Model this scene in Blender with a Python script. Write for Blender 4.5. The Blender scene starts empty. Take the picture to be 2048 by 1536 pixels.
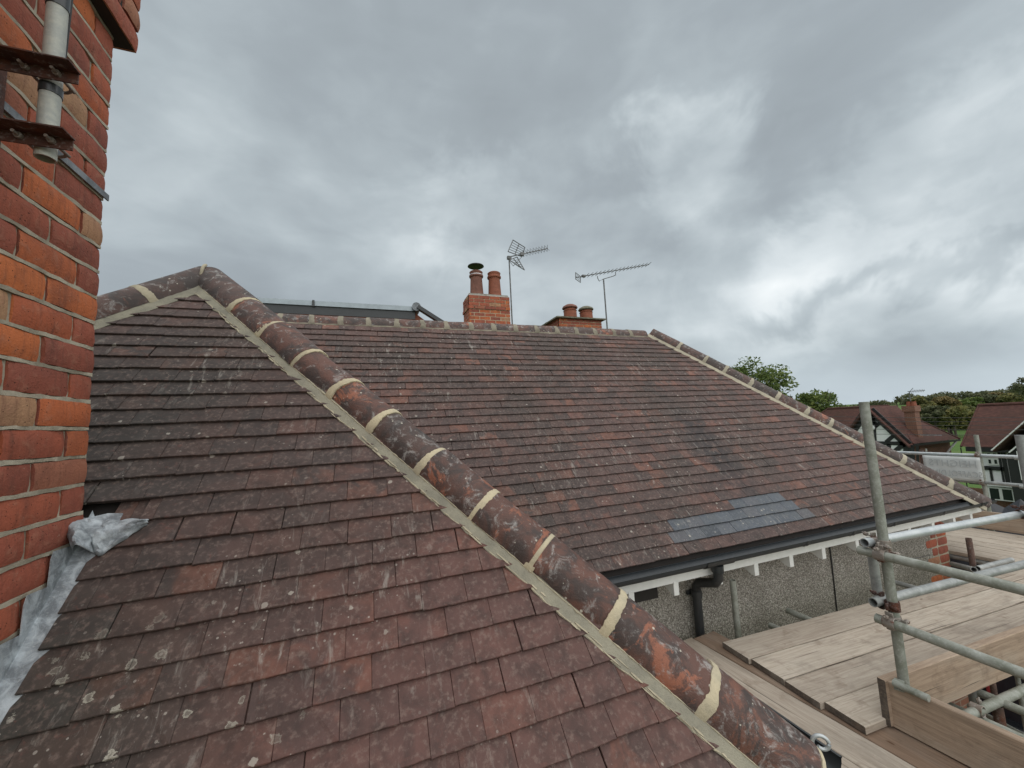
import bpy, math, random
from mathutils import Vector, Matrix, noise as mnoise
random.seed(7)
PI = math.pi
# ------------------------------------------------------------------ camera
RM = Matrix(((0.93905331, -0.00930316, 0.34364565),
             (-0.34039406, 0.11461825, 0.93327088),
             (-0.04807043, -0.99336605, 0.10446591)))     # camera (right, down, forward) axes as columns
FPX = 778.0
scene = bpy.context.scene
camd = bpy.data.cameras.new('camera'); cam = bpy.data.objects.new('camera', camd)
scene.collection.objects.link(cam); scene.camera = cam
camd.sensor_width = 36; camd.lens = 36 * FPX / 2048; camd.clip_start = 0.05; camd.clip_end = 6000
cr, cd, cf = RM.col[0], RM.col[1], RM.col[2]
cam.matrix_world = Matrix(((cr[0], -cd[0], -cf[0], 0), (cr[1], -cd[1], -cf[1], 0), (cr[2], -cd[2], -cf[2], 0), (0, 0, 0, 1)))
# ------------------------------------------------------------------ world
world = bpy.data.worlds.new('World'); scene.world = world; world.use_nodes = True
SUN_EL, SUN_AZ = math.radians(56), math.radians(-80)     # direction towards the bright part of the overcast

class NT:
    """small helper round a node tree"""
    def __init__(s, tree):
        s.t = tree; s.n = tree.nodes; s.n.clear()
    def node(s, typ, **kw):
        nd = s.n.new(typ)
        for k, v in kw.items(): setattr(nd, k, v)
        return nd
    def put(s, sock, v):
        if isinstance(v, bpy.types.NodeSocket): s.t.links.new(v, sock)
        elif isinstance(v, (tuple, list)) and len(v) == 3 and sock.type == 'RGBA': sock.default_value = (*v, 1)
        else: sock.default_value = v
    def math(s, op, a, b=0.0, c=0.0, clamp=False):
        nd = s.node('ShaderNodeMath', operation=op, use_clamp=clamp)
        s.put(nd.inputs[0], a); s.put(nd.inputs[1], b); s.put(nd.inputs[2], c)
        return nd.outputs[0]
    def vmath(s, op, a, b=(0, 0, 0)):
        nd = s.node('ShaderNodeVectorMath', operation=op)
        s.put(nd.inputs[0], a); s.put(nd.inputs[1], b)
        return nd.outputs['Value'] if op in ('DOT_PRODUCT', 'LENGTH', 'DISTANCE') else nd.outputs[0]
    def mapping(s, v, loc=(0, 0, 0), rot=(0, 0, 0), scale=(1, 1, 1)):
        nd = s.node('ShaderNodeMapping'); s.put(nd.inputs[0], v)
        nd.inputs[1].default_value = loc; nd.inputs[2].default_value = rot; nd.inputs[3].default_value = scale
        return nd.outputs[0]
    def noise(s, v, scale, detail=4, rough=.55, dist=0.0, out=0):
        nd = s.node('ShaderNodeTexNoise'); s.put(nd.inputs['Vector'], v)
        nd.inputs['Scale'].default_value = scale; nd.inputs['Detail'].default_value = detail
        nd.inputs['Roughness'].default_value = rough; nd.inputs['Distortion'].default_value = dist
        return nd.outputs[out]
    def voro(s, v, scale, out='Distance', feature='F1', rnd=1.0):
        nd = s.node('ShaderNodeTexVoronoi', feature=feature); s.put(nd.inputs['Vector'], v)
        nd.inputs['Scale'].default_value = scale; nd.inputs['Randomness'].default_value = rnd
        return nd.outputs[out]
    def ramp(s, f, stops, interp='LINEAR'):
        nd = s.node('ShaderNodeValToRGB'); s.put(nd.inputs[0], f); r = nd.color_ramp; r.interpolation = interp
        while len(r.elements) < len(stops): r.elements.new(0.5)
        for e, (p, c) in zip(r.elements, stops):
            e.position = p; e.color = (*c, 1) if isinstance(c, (tuple, list)) else (c, c, c, 1)
        return nd.outputs[0]
    def mix(s, f, a, b, mode='MIX'):
        nd = s.node('ShaderNodeMix', data_type='RGBA', blend_type=mode)
        s.put(nd.inputs['Factor'], f); s.put(nd.inputs['A'], a); s.put(nd.inputs['B'], b)
        return nd.outputs['Result']
    def smooth(s, v, a, b):
        nd = s.node('ShaderNodeMapRange', interpolation_type='SMOOTHSTEP')
        s.put(nd.inputs[0], v); nd.inputs[1].default_value = a; nd.inputs[2].default_value = b
        return nd.outputs[0]

def ray(px, py):
    return RM @ Vector(((px - 1024) / FPX, (py - 768) / FPX, 1.0))
def hitp(p, n, d):
    r = ray(*p); return r * (d / r.dot(n))
def atz(p, z): return hitp(p, Vector((0, 0, 1)), z)
def aty(p, y): return hitp(p, Vector((0, 1, 0)), y)
def atx(p, x): return hitp(p, Vector((1, 0, 0)), x)

w = NT(world.node_tree)
gen = w.node('ShaderNodeTexCoord').outputs['Generated']
dirv = w.vmath('NORMALIZE', gen)
sep = w.node('ShaderNodeSeparateXYZ'); w.put(sep.inputs[0], dirv)
zc = w.math('ADD', w.math('ABSOLUTE', sep.outputs[2]), 0.30)
comb = w.node('ShaderNodeCombineXYZ')
w.put(comb.inputs[0], w.math('DIVIDE', sep.outputs[0], zc)); w.put(comb.inputs[1], w.math('DIVIDE', sep.outputs[1], zc))
# cloud deck seen from below: soft billows, with the bright streaks that run up to the right
cl = w.mapping(comb.outputs[0], loc=(0.35, 0.2, 0), rot=(0, 0, math.radians(-50)), scale=(0.75, 1.0, 1))
n1_ = w.noise(cl, 0.8, 4, .5, 0.2)
n3_ = w.noise(w.mapping(dirv, loc=(2.3, .6, 1.1), rot=(0, 0, .5), scale=(1, 1, 1.7)), 3.0, 4, .46, .3)
n2_ = w.noise(w.mapping(dirv, loc=(.7, 3.6, 2.1), rot=(.3, .2, .5), scale=(1, 1, 2.2)), 7.0, 5, .5, .4)
dens = w.math('ADD', w.math('ADD', w.math('MULTIPLY', n1_, .46), w.math('MULTIPLY', n3_, .40)), w.math('MULTIPLY', n2_, .14))
wob = w.vmath('SCALE', w.vmath('SUBTRACT', w.noise(dirv, 4.2, 5, .6, .3, 1), (.5, .5, .5)))
wob.node.inputs['Scale'].default_value = .42
dird = w.vmath('NORMALIZE', w.vmath('ADD', dirv, wob))
def lobe(px, py, width, amp):
    d = ray(px, py).normalized()
    dd = w.vmath('DOT_PRODUCT', dird, tuple(d))
    return w.math('MULTIPLY', w.smooth(dd, math.cos(math.radians(width)), 1.0), amp)
def band(p, q, wd, amp, l0=.15):
    """streak of cloud along the great circle through two directions"""
    a, b_ = ray(*p).normalized(), ray(*q).normalized(); n = a.cross(b_).normalized(); m = (a + b_).normalized(); half_ = a.angle(b_) / 2
    g_ = w.smooth(w.math('ABSOLUTE', w.vmath('DOT_PRODUCT', dird, tuple(n))), math.sin(math.radians(wd)), 0.0)
    e = w.smooth(w.vmath('DOT_PRODUCT', dird, tuple(m)), math.cos(half_ * 1.25), math.cos(half_ * .6))
    return w.math('MULTIPLY', w.math('MULTIPLY', g_, e), amp)
lift = 0.0
for a in (lobe(1370, 330, 9, .085), lobe(1330, 420, 12, .05), lobe(960, 420, 10, .075), lobe(840, 440, 8, .035), lobe(1180, 520, 16, .035), lobe(1750, 720, 22, .025),
          lobe(500, 180, 34, -.035), lobe(1200, 60, 26, -.040), lobe(1900, 90, 20, -.045), lobe(250, 330, 16, .04), lobe(750, 560, 14, -.01), lobe(1600, 180, 14, -.02),
          band((1420, 600), (2120, 230), 7.5, .085), band((1700, 330), (2150, 60), 4, .05), band((1450, 650), (2150, 480), 3.2, -.075), band((1550, 440), (2100, 330), 2.6, -.03),
          band((1400, 700), (2150, 600), 4, .05), band((1250, 560), (1560, 240), 3.5, -.035)):
    lift = w.math('ADD', a, lift)
dens = w.math('ADD', dens, w.math('MULTIPLY', lift, w.math('ADD', .35, w.math('MULTIPLY', n3_, 1.3))))
cloud = w.ramp(dens, [(.34, (.190, .213, .228)), (.44, (.222, .250, .268)), (.51, (.268, .302, .320)), (.58, (.328, .365, .382)), (.68, (.44, .476, .490)), (.78, (.57, .595, .60))])
hz = w.smooth(sep.outputs[2], .16, -.02)
cloud = w.mix(w.math('MULTIPLY', hz, .55), cloud, (.40, .465, .52))
sky = w.node('ShaderNodeTexSky', sky_type='NISHITA'); sky.sun_disc = False
sky.sun_elevation = SUN_EL; sky.sun_rotation = PI / 2 - SUN_AZ
bg1 = w.node('ShaderNodeBackground'); w.put(bg1.inputs[0], sky.outputs[0]); bg1.inputs[1].default_value = 0.06
bg2 = w.node('ShaderNodeBackground'); w.put(bg2.inputs[0], cloud); bg2.inputs[1].default_value = 1.0
mx = w.node('ShaderNodeMixShader'); mx.inputs[0].default_value = .94
w.t.links.new(bg1.outputs[0], mx.inputs[1]); w.t.links.new(bg2.outputs[0], mx.inputs[2])
wo = w.node('ShaderNodeOutputWorld'); w.t.links.new(mx.outputs[0], wo.inputs[0])
# ------------------------------------------------------------------ sun behind cloud
sund = bpy.data.lights.new('sun', 'SUN'); sund.energy = 1.5; sund.angle = math.radians(120); sund.color = (1, .975, .94)
sun = bpy.data.objects.new('sun', sund); scene.collection.objects.link(sun)
sd = Vector((math.cos(SUN_EL) * math.cos(SUN_AZ), math.cos(SUN_EL) * math.sin(SUN_AZ), math.sin(SUN_EL)))
sun.rotation_euler = sd.to_track_quat('Z', 'Y').to_euler()
vs = scene.view_settings; vs.view_transform = 'Standard'; vs.look = 'None'; vs.exposure = 0.8; vs.gamma = 1; vs.use_curve_mapping = False
scene.cycles.max_bounces = 6; scene.cycles.diffuse_bounces = 3; scene.cycles.glossy_bounces = 3; scene.cycles.caustics_reflective = False

# ------------------------------------------------------------------ materials
MATS = {}
def material(name):
    m = bpy.data.materials.new(name); m.use_nodes = True
    t = NT(m.node_tree); b = t.node('ShaderNodeBsdfPrincipled'); o = t.node('ShaderNodeOutputMaterial')
    t.t.links.new(b.outputs[0], o.inputs[0]); MATS[name] = m
    return t, b
def finish(t, b, color=None, rough=None, metal=None, bump=None, bs=.3, bd=.01, spec=None):
    if color is not None: t.put(b.inputs['Base Color'], color)
    if rough is not None: t.put(b.inputs['Roughness'], rough)
    if metal is not None: t.put(b.inputs['Metallic'], metal)
    if spec is not None: t.put(b.inputs['Specular IOR Level'], spec)
    if bump is not None:
        bn = t.node('ShaderNodeBump'); bn.inputs['Strength'].default_value = bs; bn.inputs['Distance'].default_value = bd
        t.put(bn.inputs['Height'], bump); t.t.links.new(bn.outputs[0], b.inputs['Normal'])
def pos(t): return t.node('ShaderNodeNewGeometry').outputs['Position']
def rnd(t, k=0.0):
    g = t.node('ShaderNodeNewGeometry').outputs['Random Per Island']; o = t.node('ShaderNodeObjectInfo').outputs['Random']
    return t.math('FRACT', t.math('ADD', t.math('ADD', g, o), k))
PITCH = math.radians(47)

TILE_STOPS = [(0, (.068, .049, .045)), (.2, (.082, .055, .050)), (.45, (.096, .060, .053)), (.72, (.110, .063, .054)), (.92, (.142, .071, .057)), (1, (.20, .088, .062))]
def tile_mat(name, slate=False):
    t, b = material(name)
    P = pos(t); r = rnd(t); r2 = t.math('FRACT', t.math('MULTIPLY', r, 17.3))
    q = t.mapping(P, rot=(-PITCH, 0, 0))                       # x along the course, y up the slope
    if slate:
        c = t.ramp(r, [(0, (.045, .050, .060)), (.35, (.065, .073, .088)), (.7, (.085, .095, .112)), (1, (.082, .070, .072))])
    else:
        c = t.ramp(r, TILE_STOPS)
        c2 = t.ramp(r2, TILE_STOPS); ofs = t.node('ShaderNodeCombineXYZ'); t.put(ofs.inputs[0], t.math('MULTIPLY', r, 31.0)); t.put(ofs.inputs[1], t.math('MULTIPLY', r2, 17.0))
        c = t.mix(t.smooth(t.noise(t.vmath('ADD', q, ofs.outputs[0]), 7.0, 3, .55, .6), .46, .60), c, c2)
        big = t.noise(t.mapping(P, scale=(1, 1, 1)), 1.1, 3, .5)
        c = t.mix(t.smooth(big, .40, .66), c, t.mix(.55, c, (.05, .042, .036)))
        # lichen-dark algae patch by the near chimney
        dch = t.vmath('DISTANCE', P, (-1.0, 2.1, -.1))
        c = t.mix(t.math('MULTIPLY', t.smooth(dch, 1.1, .2), .5), c, (.040, .038, .034))
        dch = t.vmath('DISTANCE', P, (-.85, 1.35, -.85))
        c = t.mix(t.math('MULTIPLY', t.smooth(dch, .75, .2), .6), c, (.045, .046, .038))
        warm = t.math('MULTIPLY', t.smooth(t.vmath('DISTANCE', P, (.35, 1.35, -.8)), 1.2, .2), .40)
        c = t.mix(warm, c, (.165, .068, .054))
    n = t.noise(q, 55, 6, .62); n2 = t.noise(q, 13, 4, .6, .5)
    c = t.mix(t.smooth(n2, .35, .75), c, t.mix(.6, c, (.035, .028, .026)) if not slate else t.mix(.4, c, (.13, .135, .13)))
    c = t.mix(t.math('MULTIPLY', t.smooth(n, .48, .74), .45), c, (.26, .19, .16) if not slate else (.2, .21, .22))
    # flecks of red clay
    if not slate:
        c = t.mix(t.math('MULTIPLY', t.smooth(t.noise(q, 26, 5, .7, 1.2), .58, .70), .35), c, (.17, .07, .055))
    # pale bloom smears running down the slope
    st = t.noise(t.mapping(q, rot=(0, 0, .35), scale=(9, 2.2, 4)), 3.2, 6, .72, .6)
    msk = t.noise(P, 2.3, 3, .5)
    sm = t.math('MULTIPLY', t.smooth(st, .54, .72), t.smooth(msk, .42, .62))
    c = t.mix(t.math('MULTIPLY', sm, .60), c, (.38, .35, .31))
    # lichen and droppings
    vd = t.voro(t.mapping(q, loc=(.3, .1, 0)), 26); vc = t.voro(t.mapping(q, loc=(.3, .1, 0)), 26, 'Color')
    sc = t.node('ShaderNodeSeparateColor'); t.put(sc.inputs[0], vc)
    rad = t.math('MULTIPLY', t.math('POWER', sc.outputs[0], 6), .30)
    edge = t.math('ADD', vd, t.math('MULTIPLY', t.math('SUBTRACT', t.noise(q, 75, 4, .7), .5), .55))
    sp = t.smooth(t.math('SUBTRACT', rad, edge), -.02, .06)
    sp = t.math('MULTIPLY', sp, t.smooth(t.noise(P, 1.6, 2), .36, .56))
    c = t.mix(t.math('MULTIPLY', sp, .6), c, (.46, .42, .36))
    v3 = t.voro(q, 70); v3c = t.voro(q, 70, 'Color'); s3 = t.node('ShaderNodeSeparateColor'); t.put(s3.inputs[0], v3c)
    sp3 = t.smooth(t.math('SUBTRACT', t.math('MULTIPLY', t.math('POWER', s3.outputs[1], 6), .36), v3), 0, .05)
    c = t.mix(t.math('MULTIPLY', t.math('MULTIPLY', sp3, t.smooth(msk, .44, .64)), .55), c, (.44, .40, .35))
    if not slate:
        # bigger ring lichens low down beside the chimney
        v4 = t.voro(t.mapping(q, loc=(.1, .6, 0)), 15.0); v4c = t.voro(t.mapping(q, loc=(.1, .6, 0)), 15.0, 'Color'); s4 = t.node('ShaderNodeSeparateColor'); t.put(s4.inputs[0], v4c)
        e4 = t.math('ADD', v4, t.math('MULTIPLY', t.math('SUBTRACT', t.noise(q, 42, 5, .72), .5), .75))
        rr = t.math('MULTIPLY', t.smooth(s4.outputs[2], .30, 1.0), .27)
        ring = t.math('MULTIPLY', t.smooth(e4, rr, t.math('ADD', 0, 0)) if False else t.smooth(t.math('SUBTRACT', rr, e4), 0, .02), t.math('SUBTRACT', 1.0, t.math('MULTIPLY', t.smooth(t.math('SUBTRACT', rr, e4), .05, .12), .65)))
        near = t.smooth(t.vmath('DISTANCE', P, (-.72, 1.22, -.93)), .70, .22)
        c = t.mix(t.math('MULTIPLY', t.math('MULTIPLY', ring, near), .85), c, (.42, .40, .33))
        # soot trail down the main slope
        so = t.math('MULTIPLY', t.smooth(t.vmath('LENGTH', t.vmath('MULTIPLY', t.vmath('SUBTRACT', P, (3.35, 3.15, -.35)), (2.6, 1.0, .9))), .95, .1), t.smooth(n2, .3, .55))
        c = t.mix(t.math('MULTIPLY', so, .7), c, (.03, .028, .03))
    h = t.math('ADD', t.math('MULTIPLY', n, .6), t.math('MULTIPLY', t.noise(q, 210, 3), .4))
    h = t.math('ADD', h, t.math('MULTIPLY', sp, .3))
    finish(t, b, c, t.math('ADD', .62 if not slate else .5, t.math('MULTIPLY', n2, .25)), None, h, .35, .004, .35)
tile_mat('roof_clay'); tile_mat('roof_slate', True)

def brick_mat(name, tint=None):
    t, b = material(name); P = pos(t); r = rnd(t); ob = t.node('ShaderNodeTexCoord').outputs['Object']
    c = t.ramp(r, [(0, (.27, .082, .055)), (.3, (.33, .094, .058)), (.55, (.38, .105, .058)), (.74, (.43, .115, .05)), (.87, (.55, .16, .055)), (.93, (.33, .12, .075)), (.97, (.43, .25, .14)), (1, (.40, .21, .12))])
    n = t.noise(P, 28, 5, .6, .4); n2 = t.noise(P, 7, 3, .5)
    c = t.mix(t.math('MULTIPLY', t.smooth(n2, .42, .7), .6), c, t.mix(.6, c, (.13, .055, .045)))
    c = t.mix(t.math('MULTIPLY', t.smooth(t.noise(t.mapping(P, scale=(1, 3.5, .35)), 22, 4, .65, .5), .50, .68), .35), c, (.13, .05, .035))
    c = t.mix(t.math('MULTIPLY', t.smooth(n, .5, .75), .40), c, (.42, .20, .13))
    c = t.mix(t.math('MULTIPLY', t.smooth(t.noise(t.mapping(P, scale=(1, 1, .3)), 16, 4, .6), .52, .72), .45), c, (.10, .04, .03))
    v = t.voro(P, 85); pit = t.smooth(v, .20, .08)
    pit = t.math('MULTIPLY', pit, t.smooth(t.noise(P, 30, 2), .48, .6))
    c = t.mix(t.math('MULTIPLY', pit, .8), c, (.04, .018, .014))
    c = t.mix(t.math('MULTIPLY', t.smooth(t.noise(P, 42, 6, .75), .64, .70), .5), c, (.45, .36, .28))
    h = t.math('SUBTRACT', t.math('ADD', t.math('MULTIPLY', n, .7), t.math('MULTIPLY', t.noise(P, 160, 3), .3)), t.math('MULTIPLY', pit, .6))
    finish(t, b, c, .82, None, h, .75, .008, .3)
brick_mat('brick')

def mortar_mat(name, col, dark, sc=1.0):
    t, b = material(name); P = pos(t)
    n = t.noise(P, 9 * sc, 5, .6); n2 = t.noise(P, 90 * sc, 4, .7)
    c = t.mix(t.smooth(n, .35, .7), col, dark); c = t.mix(t.math('MULTIPLY', t.smooth(n2, .5, .75), .4), c, t.mix(.5, c, (.08, .07, .05)))
    finish(t, b, c, .92, None, t.math('ADD', n2, t.math('MULTIPLY', t.noise(P, 300, 2), .4)), .6, .005, .2)
mortar_mat('new_mortar', (.50, .44, .32), (.36, .315, .23)); mortar_mat('old_mortar', (.47, .42, .33), (.27, .235, .18))
mortar_mat('hip_mortar', (.43, .385, .295), (.32, .285, .22)); mortar_mat('ridge_mortar', (.30, .265, .205), (.20, .18, .14)); mortar_mat('bed_mortar', (.33, .305, .235), (.24, .225, .18)); mortar_mat('joint_mortar', (.56, .48, .33), (.42, .37, .27))

def hip_mat():
    t, b = material('hip_clay'); P = pos(t); r = rnd(t)
    c = t.ramp(r, [(0, (.066, .042, .035)), (.4, (.088, .047, .037)), (.75, (.115, .052, .038)), (1, (.15, .062, .042))])
    n = t.noise(P, 7, 5, .62, .8); n2 = t.noise(P, 24, 6, .68, .5)
    c = t.mix(t.math('MULTIPLY', t.smooth(n, .40, .60), .85), c, (.040, .031, .028))
    c = t.mix(t.math('MULTIPLY', t.smooth(t.noise(t.mapping(P, loc=(3, 1, 2)), 5.5, 6, .72, 1.0), .57, .64), t.math('MULTIPLY', t.smooth(r, .2, .8), .8)), c, (.34, .12, .065))
    c = t.mix(t.math('MULTIPLY', t.smooth(n2, .52, .76), .4), c, (.18, .10, .08))
    nrm = t.node('ShaderNodeNewGeometry').outputs['Normal']
    bl = t.noise(t.mapping(P, loc=(1, 4, 2)), 17, 7, .78, .6)
    c = t.mix(t.math('MULTIPLY', t.smooth(bl, .52, .68), .75), c, (.36, .34, .32))
    v = t.voro(P, 46); vc = t.voro(P, 46, 'Color'); s = t.node('ShaderNodeSeparateColor'); t.put(s.inputs[0], vc)
    sp = t.smooth(t.math('SUBTRACT', t.math('MULTIPLY', t.math('POWER', s.outputs[0], 8), .3), v), 0, .04)
    c = t.mix(t.math('MULTIPLY', sp, .85), c, (.5, .46, .38))
    finish(t, b, c, t.math('ADD', .42, t.math('MULTIPLY', n2, .4)), None, t.math('ADD', n2, t.math('MULTIPLY', t.noise(P, 120, 4), .5)), .55, .006, .45)
hip_mat()

def metal_mat(name, c1, c2, metal, rough, rust=0.0, sc=1.0, bs=.25):
    t, b = material(name); P = pos(t)
    n = t.noise(P, 11 * sc, 6, .65, .5); n2 = t.noise(P, 70 * sc, 5, .7)
    c = t.mix(t.smooth(n, .35, .68), c1, c2); c = t.mix(t.math('MULTIPLY', t.smooth(n2, .5, .72), .5), c, t.mix(.6, c, (.62, .62, .60)))
    if rust: c = t.mix(t.math('MULTIPLY', t.smooth(t.noise(P, 19, 6, .7), .62 - rust * .4, .72 - rust * .3), .9), c, (.13, .045, .025))
    finish(t, b, c, t.math('ADD', rough, t.math('MULTIPLY', n2, .25)), metal, n2, bs, .002)
metal_mat('galvanised', (.25, .26, .25), (.40, .41, .40), .35, .36)
metal_mat('galvanised_bright', (.42, .45, .46), (.55, .57, .57), .45, .30)
metal_mat('mossy_tube', (.20, .21, .17), (.34, .35, .31), .2, .5)
metal_mat('coupler_steel', (.30, .27, .24), (.20, .16, .13), .35, .45, .25)
metal_mat('rusty_steel', (.10, .042, .028), (.055, .03, .025), .25, .65, .3, 1, .5)
metal_mat('rusty_tube', (.15, .085, .065), (.075, .05, .042), .1, .7, .2, 1, .4)
metal_mat('lead', (.17, .185, .20), (.46, .50, .53), .10, .5, 0, 1.9, .6)
metal_mat('dark_lead', (.12, .13, .14), (.26, .28, .30), .3, .5)
metal_mat('pole_zinc', (.34, .35, .33), (.46, .46, .40), .12, .45, 0, 2.2); metal_mat('aerial_metal', (.10, .10, .10), (.20, .20, .20), .4, .5)
metal_mat('chrome', (.6, .6, .6), (.7, .7, .7), .9, .2)

def wood_mat(name, c1, c2, c3):
    t, b = material(name); ob = t.node('ShaderNodeTexCoord').outputs['Object']; oi = t.node('ShaderNodeObjectInfo').outputs['Random']
    off = t.node('ShaderNodeCombineXYZ'); t.put(off.inputs[0], t.math('MULTIPLY', oi, 37.0)); t.put(off.inputs[1], t.math('MULTIPLY', oi, 11.0)); t.put(off.inputs[2], t.math('MULTIPLY', oi, 5.0))
    q = t.vmath('ADD', ob, off.outputs[0])
    warp = t.noise(t.mapping(q, scale=(.8, 2.5, 2.5)), 2.0, 3, .5)
    g = t.noise(t.mapping(q, scale=(1.1, 26, 26)), 2.2, 6, .62, .9)
    g2 = t.noise(t.mapping(q, scale=(3.5, 90, 90)), 2.4, 4, .6)
    c = t.mix(t.smooth(g, .34, .66), c1, c2)
    c = t.mix(t.math('MULTIPLY', t.smooth(g2, .50, .72), .55), c, c3)
    c = t.mix(t.math('MULTIPLY', t.smooth(warp, .45, .68), .45), c, t.mix(.5, c, (.5, .45, .38)))
    c = t.mix(t.math('MULTIPLY', t.smooth(t.noise(q, 6.5, 5, .65, .4), .56, .72), .45), c, (.16, .105, .07))
    c = t.mix(t.math('MULTIPLY', t.smooth(t.noise(t.mapping(q, scale=(1, 2, 2)), 2.6, 6, .7, .6), .50, .66), .5), c, t.mix(.5, c, (.10, .08, .065)))
    spl = t.smooth(t.noise(t.mapping(q, scale=(.5, 34, 34)), 1.9, 2, .5, .4), .67, .70)
    c = t.mix(t.math('MULTIPLY', spl, .75), c, (.06, .045, .035))
    kn = t.voro(t.mapping(q, scale=(1, 2.4, 2.4)), 3.1); kc = t.voro(t.mapping(q, scale=(1, 2.4, 2.4)), 3.1, 'Color'); s = t.node('ShaderNodeSeparateColor'); t.put(s.inputs[0], kc)
    k = t.smooth(t.math('SUBTRACT', t.math('MULTIPLY', t.smooth(s.outputs[1], .6, .95), .075), kn), -.01, .03)
    c = t.mix(t.math('MULTIPLY', k, .9), c, (.11, .06, .035))
    sc = t.smooth(t.noise(t.mapping(q, rot=(0, 0, .9), scale=(2.2, 60, 1)), 1.4, 3, .5), .73, .76)
    c = t.mix(t.math('MULTIPLY', sc, .5), c, (.10, .075, .055))
    gr = t.voro(q, 60); c = t.mix(t.math('MULTIPLY', t.smooth(gr, .10, .05), .3), c, (.07, .05, .04))
    finish(t, b, c, .82, None, t.math('ADD', g, t.math('MULTIPLY', g2, .6)), .45, .004, .25)
wood_mat('board', (.44, .375, .305), (.34, .28, .225), (.20, .155, .12))
wood_mat('board_pale', (.51, .44, .36), (.40, .335, .27), (.24, .19, .15))
wood_mat('board_brown', (.27, .185, .13), (.20, .135, .095), (.12, .08, .055))
wood_mat('toe_board', (.42, .315, .23), (.32, .235, .17), (.18, .12, .085))
wood_mat('board_end', (.15, .12, .095), (.08, .065, .055), (.04, .03, .03))

def simple(name, col, rough=.5, metal=0, n=0.0, sc=30, spec=None, bs=.15):
    t, b = material(name); P = pos(t); nn = t.noise(P, sc, 5, .6)
    c = t.mix(t.math('MULTIPLY', t.smooth(nn, .35, .7), n), col, tuple(x * .45 for x in col)) if n else col
    finish(t, b, c, rough, metal, nn if n else None, bs, .003, spec)
simple('white_paint', (.80, .80, .77), .45, 0, .12, 20); simple('black_plastic', (.030, .033, .035), .32, 0, .3, 40)
simple('grey_plastic', (.028, .033, .037), .5, 0, .35, 25); simple('black_paint', (.018, .018, .018), .5, 0, .2)
simple('dark_membrane', (.035, .038, .04), .45, 0, .3, 14); simple('light_flashing', (.27, .31, .33), .4, .3, .3, 9)
simple('underlay', (.03, .025, .022), .9); simple('terracotta', (.27, .085, .045), .75, 0, .5, 9)
simple('old_terracotta', (.20, .085, .06), .8, 0, .6, 8); simple('near_black', (.03, .027, .025), .9)
simple('cable', (.02, .02, .02), .6); simple('flaunching', (.36, .33, .29), .9, 0, .6, 14)
simple('lichen_flaunching', (.20, .19, .14), .95, 0, .7, 12); simple('vinyl', (.62, .64, .63), .55, 0, .10, 14)
simple('print_grey', (.42, .445, .45), .6); simple('window_glass', (.02, .025, .03), .08); simple('curtain', (.5, .5, .48), .9)
simple('far_white', (.82, .82, .81), .7, 0, .08, 1.5); simple('tarpaulin', (.02, .021, .026), .28, 0, .3, 5); simple('blue_sheet', (.018, .028, .11), .4, 0, .4, 6)
simple('red_plastic', (.45, .06, .06), .45, 0, .25, 8); simple('car_black', (.012, .013, .015), .15); simple('tyre', (.015, .015, .015), .8)
simple('bark', (.075, .06, .045), .9, 0, .5, 9); simple('car_blue', (.016, .024, .10), .2); simple('grey_car', (.35, .36, .37), .3)

def pebble_mat():
    t, b = material('pebbledash'); P = pos(t)
    v = t.voro(P, 95); vc = t.voro(P, 95, 'Color'); s = t.node('ShaderNodeSeparateColor'); t.put(s.inputs[0], vc)
    c = t.ramp(s.outputs[0], [(0, (.26, .24, .205)), (.4, (.36, .335, .295)), (.8, (.45, .42, .37)), (1, (.58, .55, .49))])
    c = t.mix(t.smooth(v, .42, .75), c, (.17, .155, .13))
    c = t.mix(t.math('MULTIPLY', t.smooth(t.noise(P, 2.2, 4, .6), .4, .68), .5), c, t.mix(.6, c, (.12, .11, .09)))
    finish(t, b, c, .92, None, t.math('ADD', t.math('MULTIPLY', v, -1.0), t.noise(P, 55, 3)), .8, .009, .2)
pebble_mat()

def far_roof_mat():
    t, b = material('far_roof'); P = pos(t); sp = t.node('ShaderNodeSeparateXYZ'); t.put(sp.inputs[0], P)
    br = t.node('ShaderNodeTexNoise'); t.put(br.inputs['Vector'], t.mapping(P, scale=(4, 4, 10))); br.inputs['Scale'].default_value = 1.2
    c = t.ramp(br.outputs[0], [(.3, (.075, .038, .032)), (.5, (.10, .048, .040)), (.7, (.135, .064, .05))])
    c = t.mix(t.math('MULTIPLY', t.smooth(t.noise(P, .7, 4, .6), .42, .65), .5), c, (.075, .045, .034))
    row = t.math('FRACT', t.math('MULTIPLY', sp.outputs[2], 1 / .085))
    c = t.mix(t.math('MULTIPLY', t.smooth(row, .28, .0), .55), c, (.04, .02, .016))
    finish(t, b, c, .85, None, row, .5, .02, .2)
far_roof_mat()
def far_brick_mat():
    t, b = material('far_brick'); P = pos(t)
    cmb = t.node('ShaderNodeCombineXYZ'); sp = t.node('ShaderNodeSeparateXYZ'); t.put(sp.inputs[0], P)
    t.put(cmb.inputs[0], t.math('ADD', sp.outputs[0], sp.outputs[1])); t.put(cmb.inputs[1], sp.outputs[2])
    br = t.node('ShaderNodeTexBrick'); t.put(br.inputs['Vector'], cmb.outputs[0])
    for k, v in (('Scale', 1.0), ('Mortar Size', .008), ('Brick Width', .235), ('Row Height', .075)): br.inputs[k].default_value = v
    br.inputs['Color1'].default_value = (.24, .095, .055, 1); br.inputs['Color2'].default_value = (.17, .065, .04, 1); br.inputs['Mortar'].default_value = (.26, .21, .16, 1)
    c = t.mix(t.math('MULTIPLY', t.noise(P, 3, 4), .4), br.outputs[0], (.12, .055, .035))
    finish(t, b, c, .85)
far_brick_mat()

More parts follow.
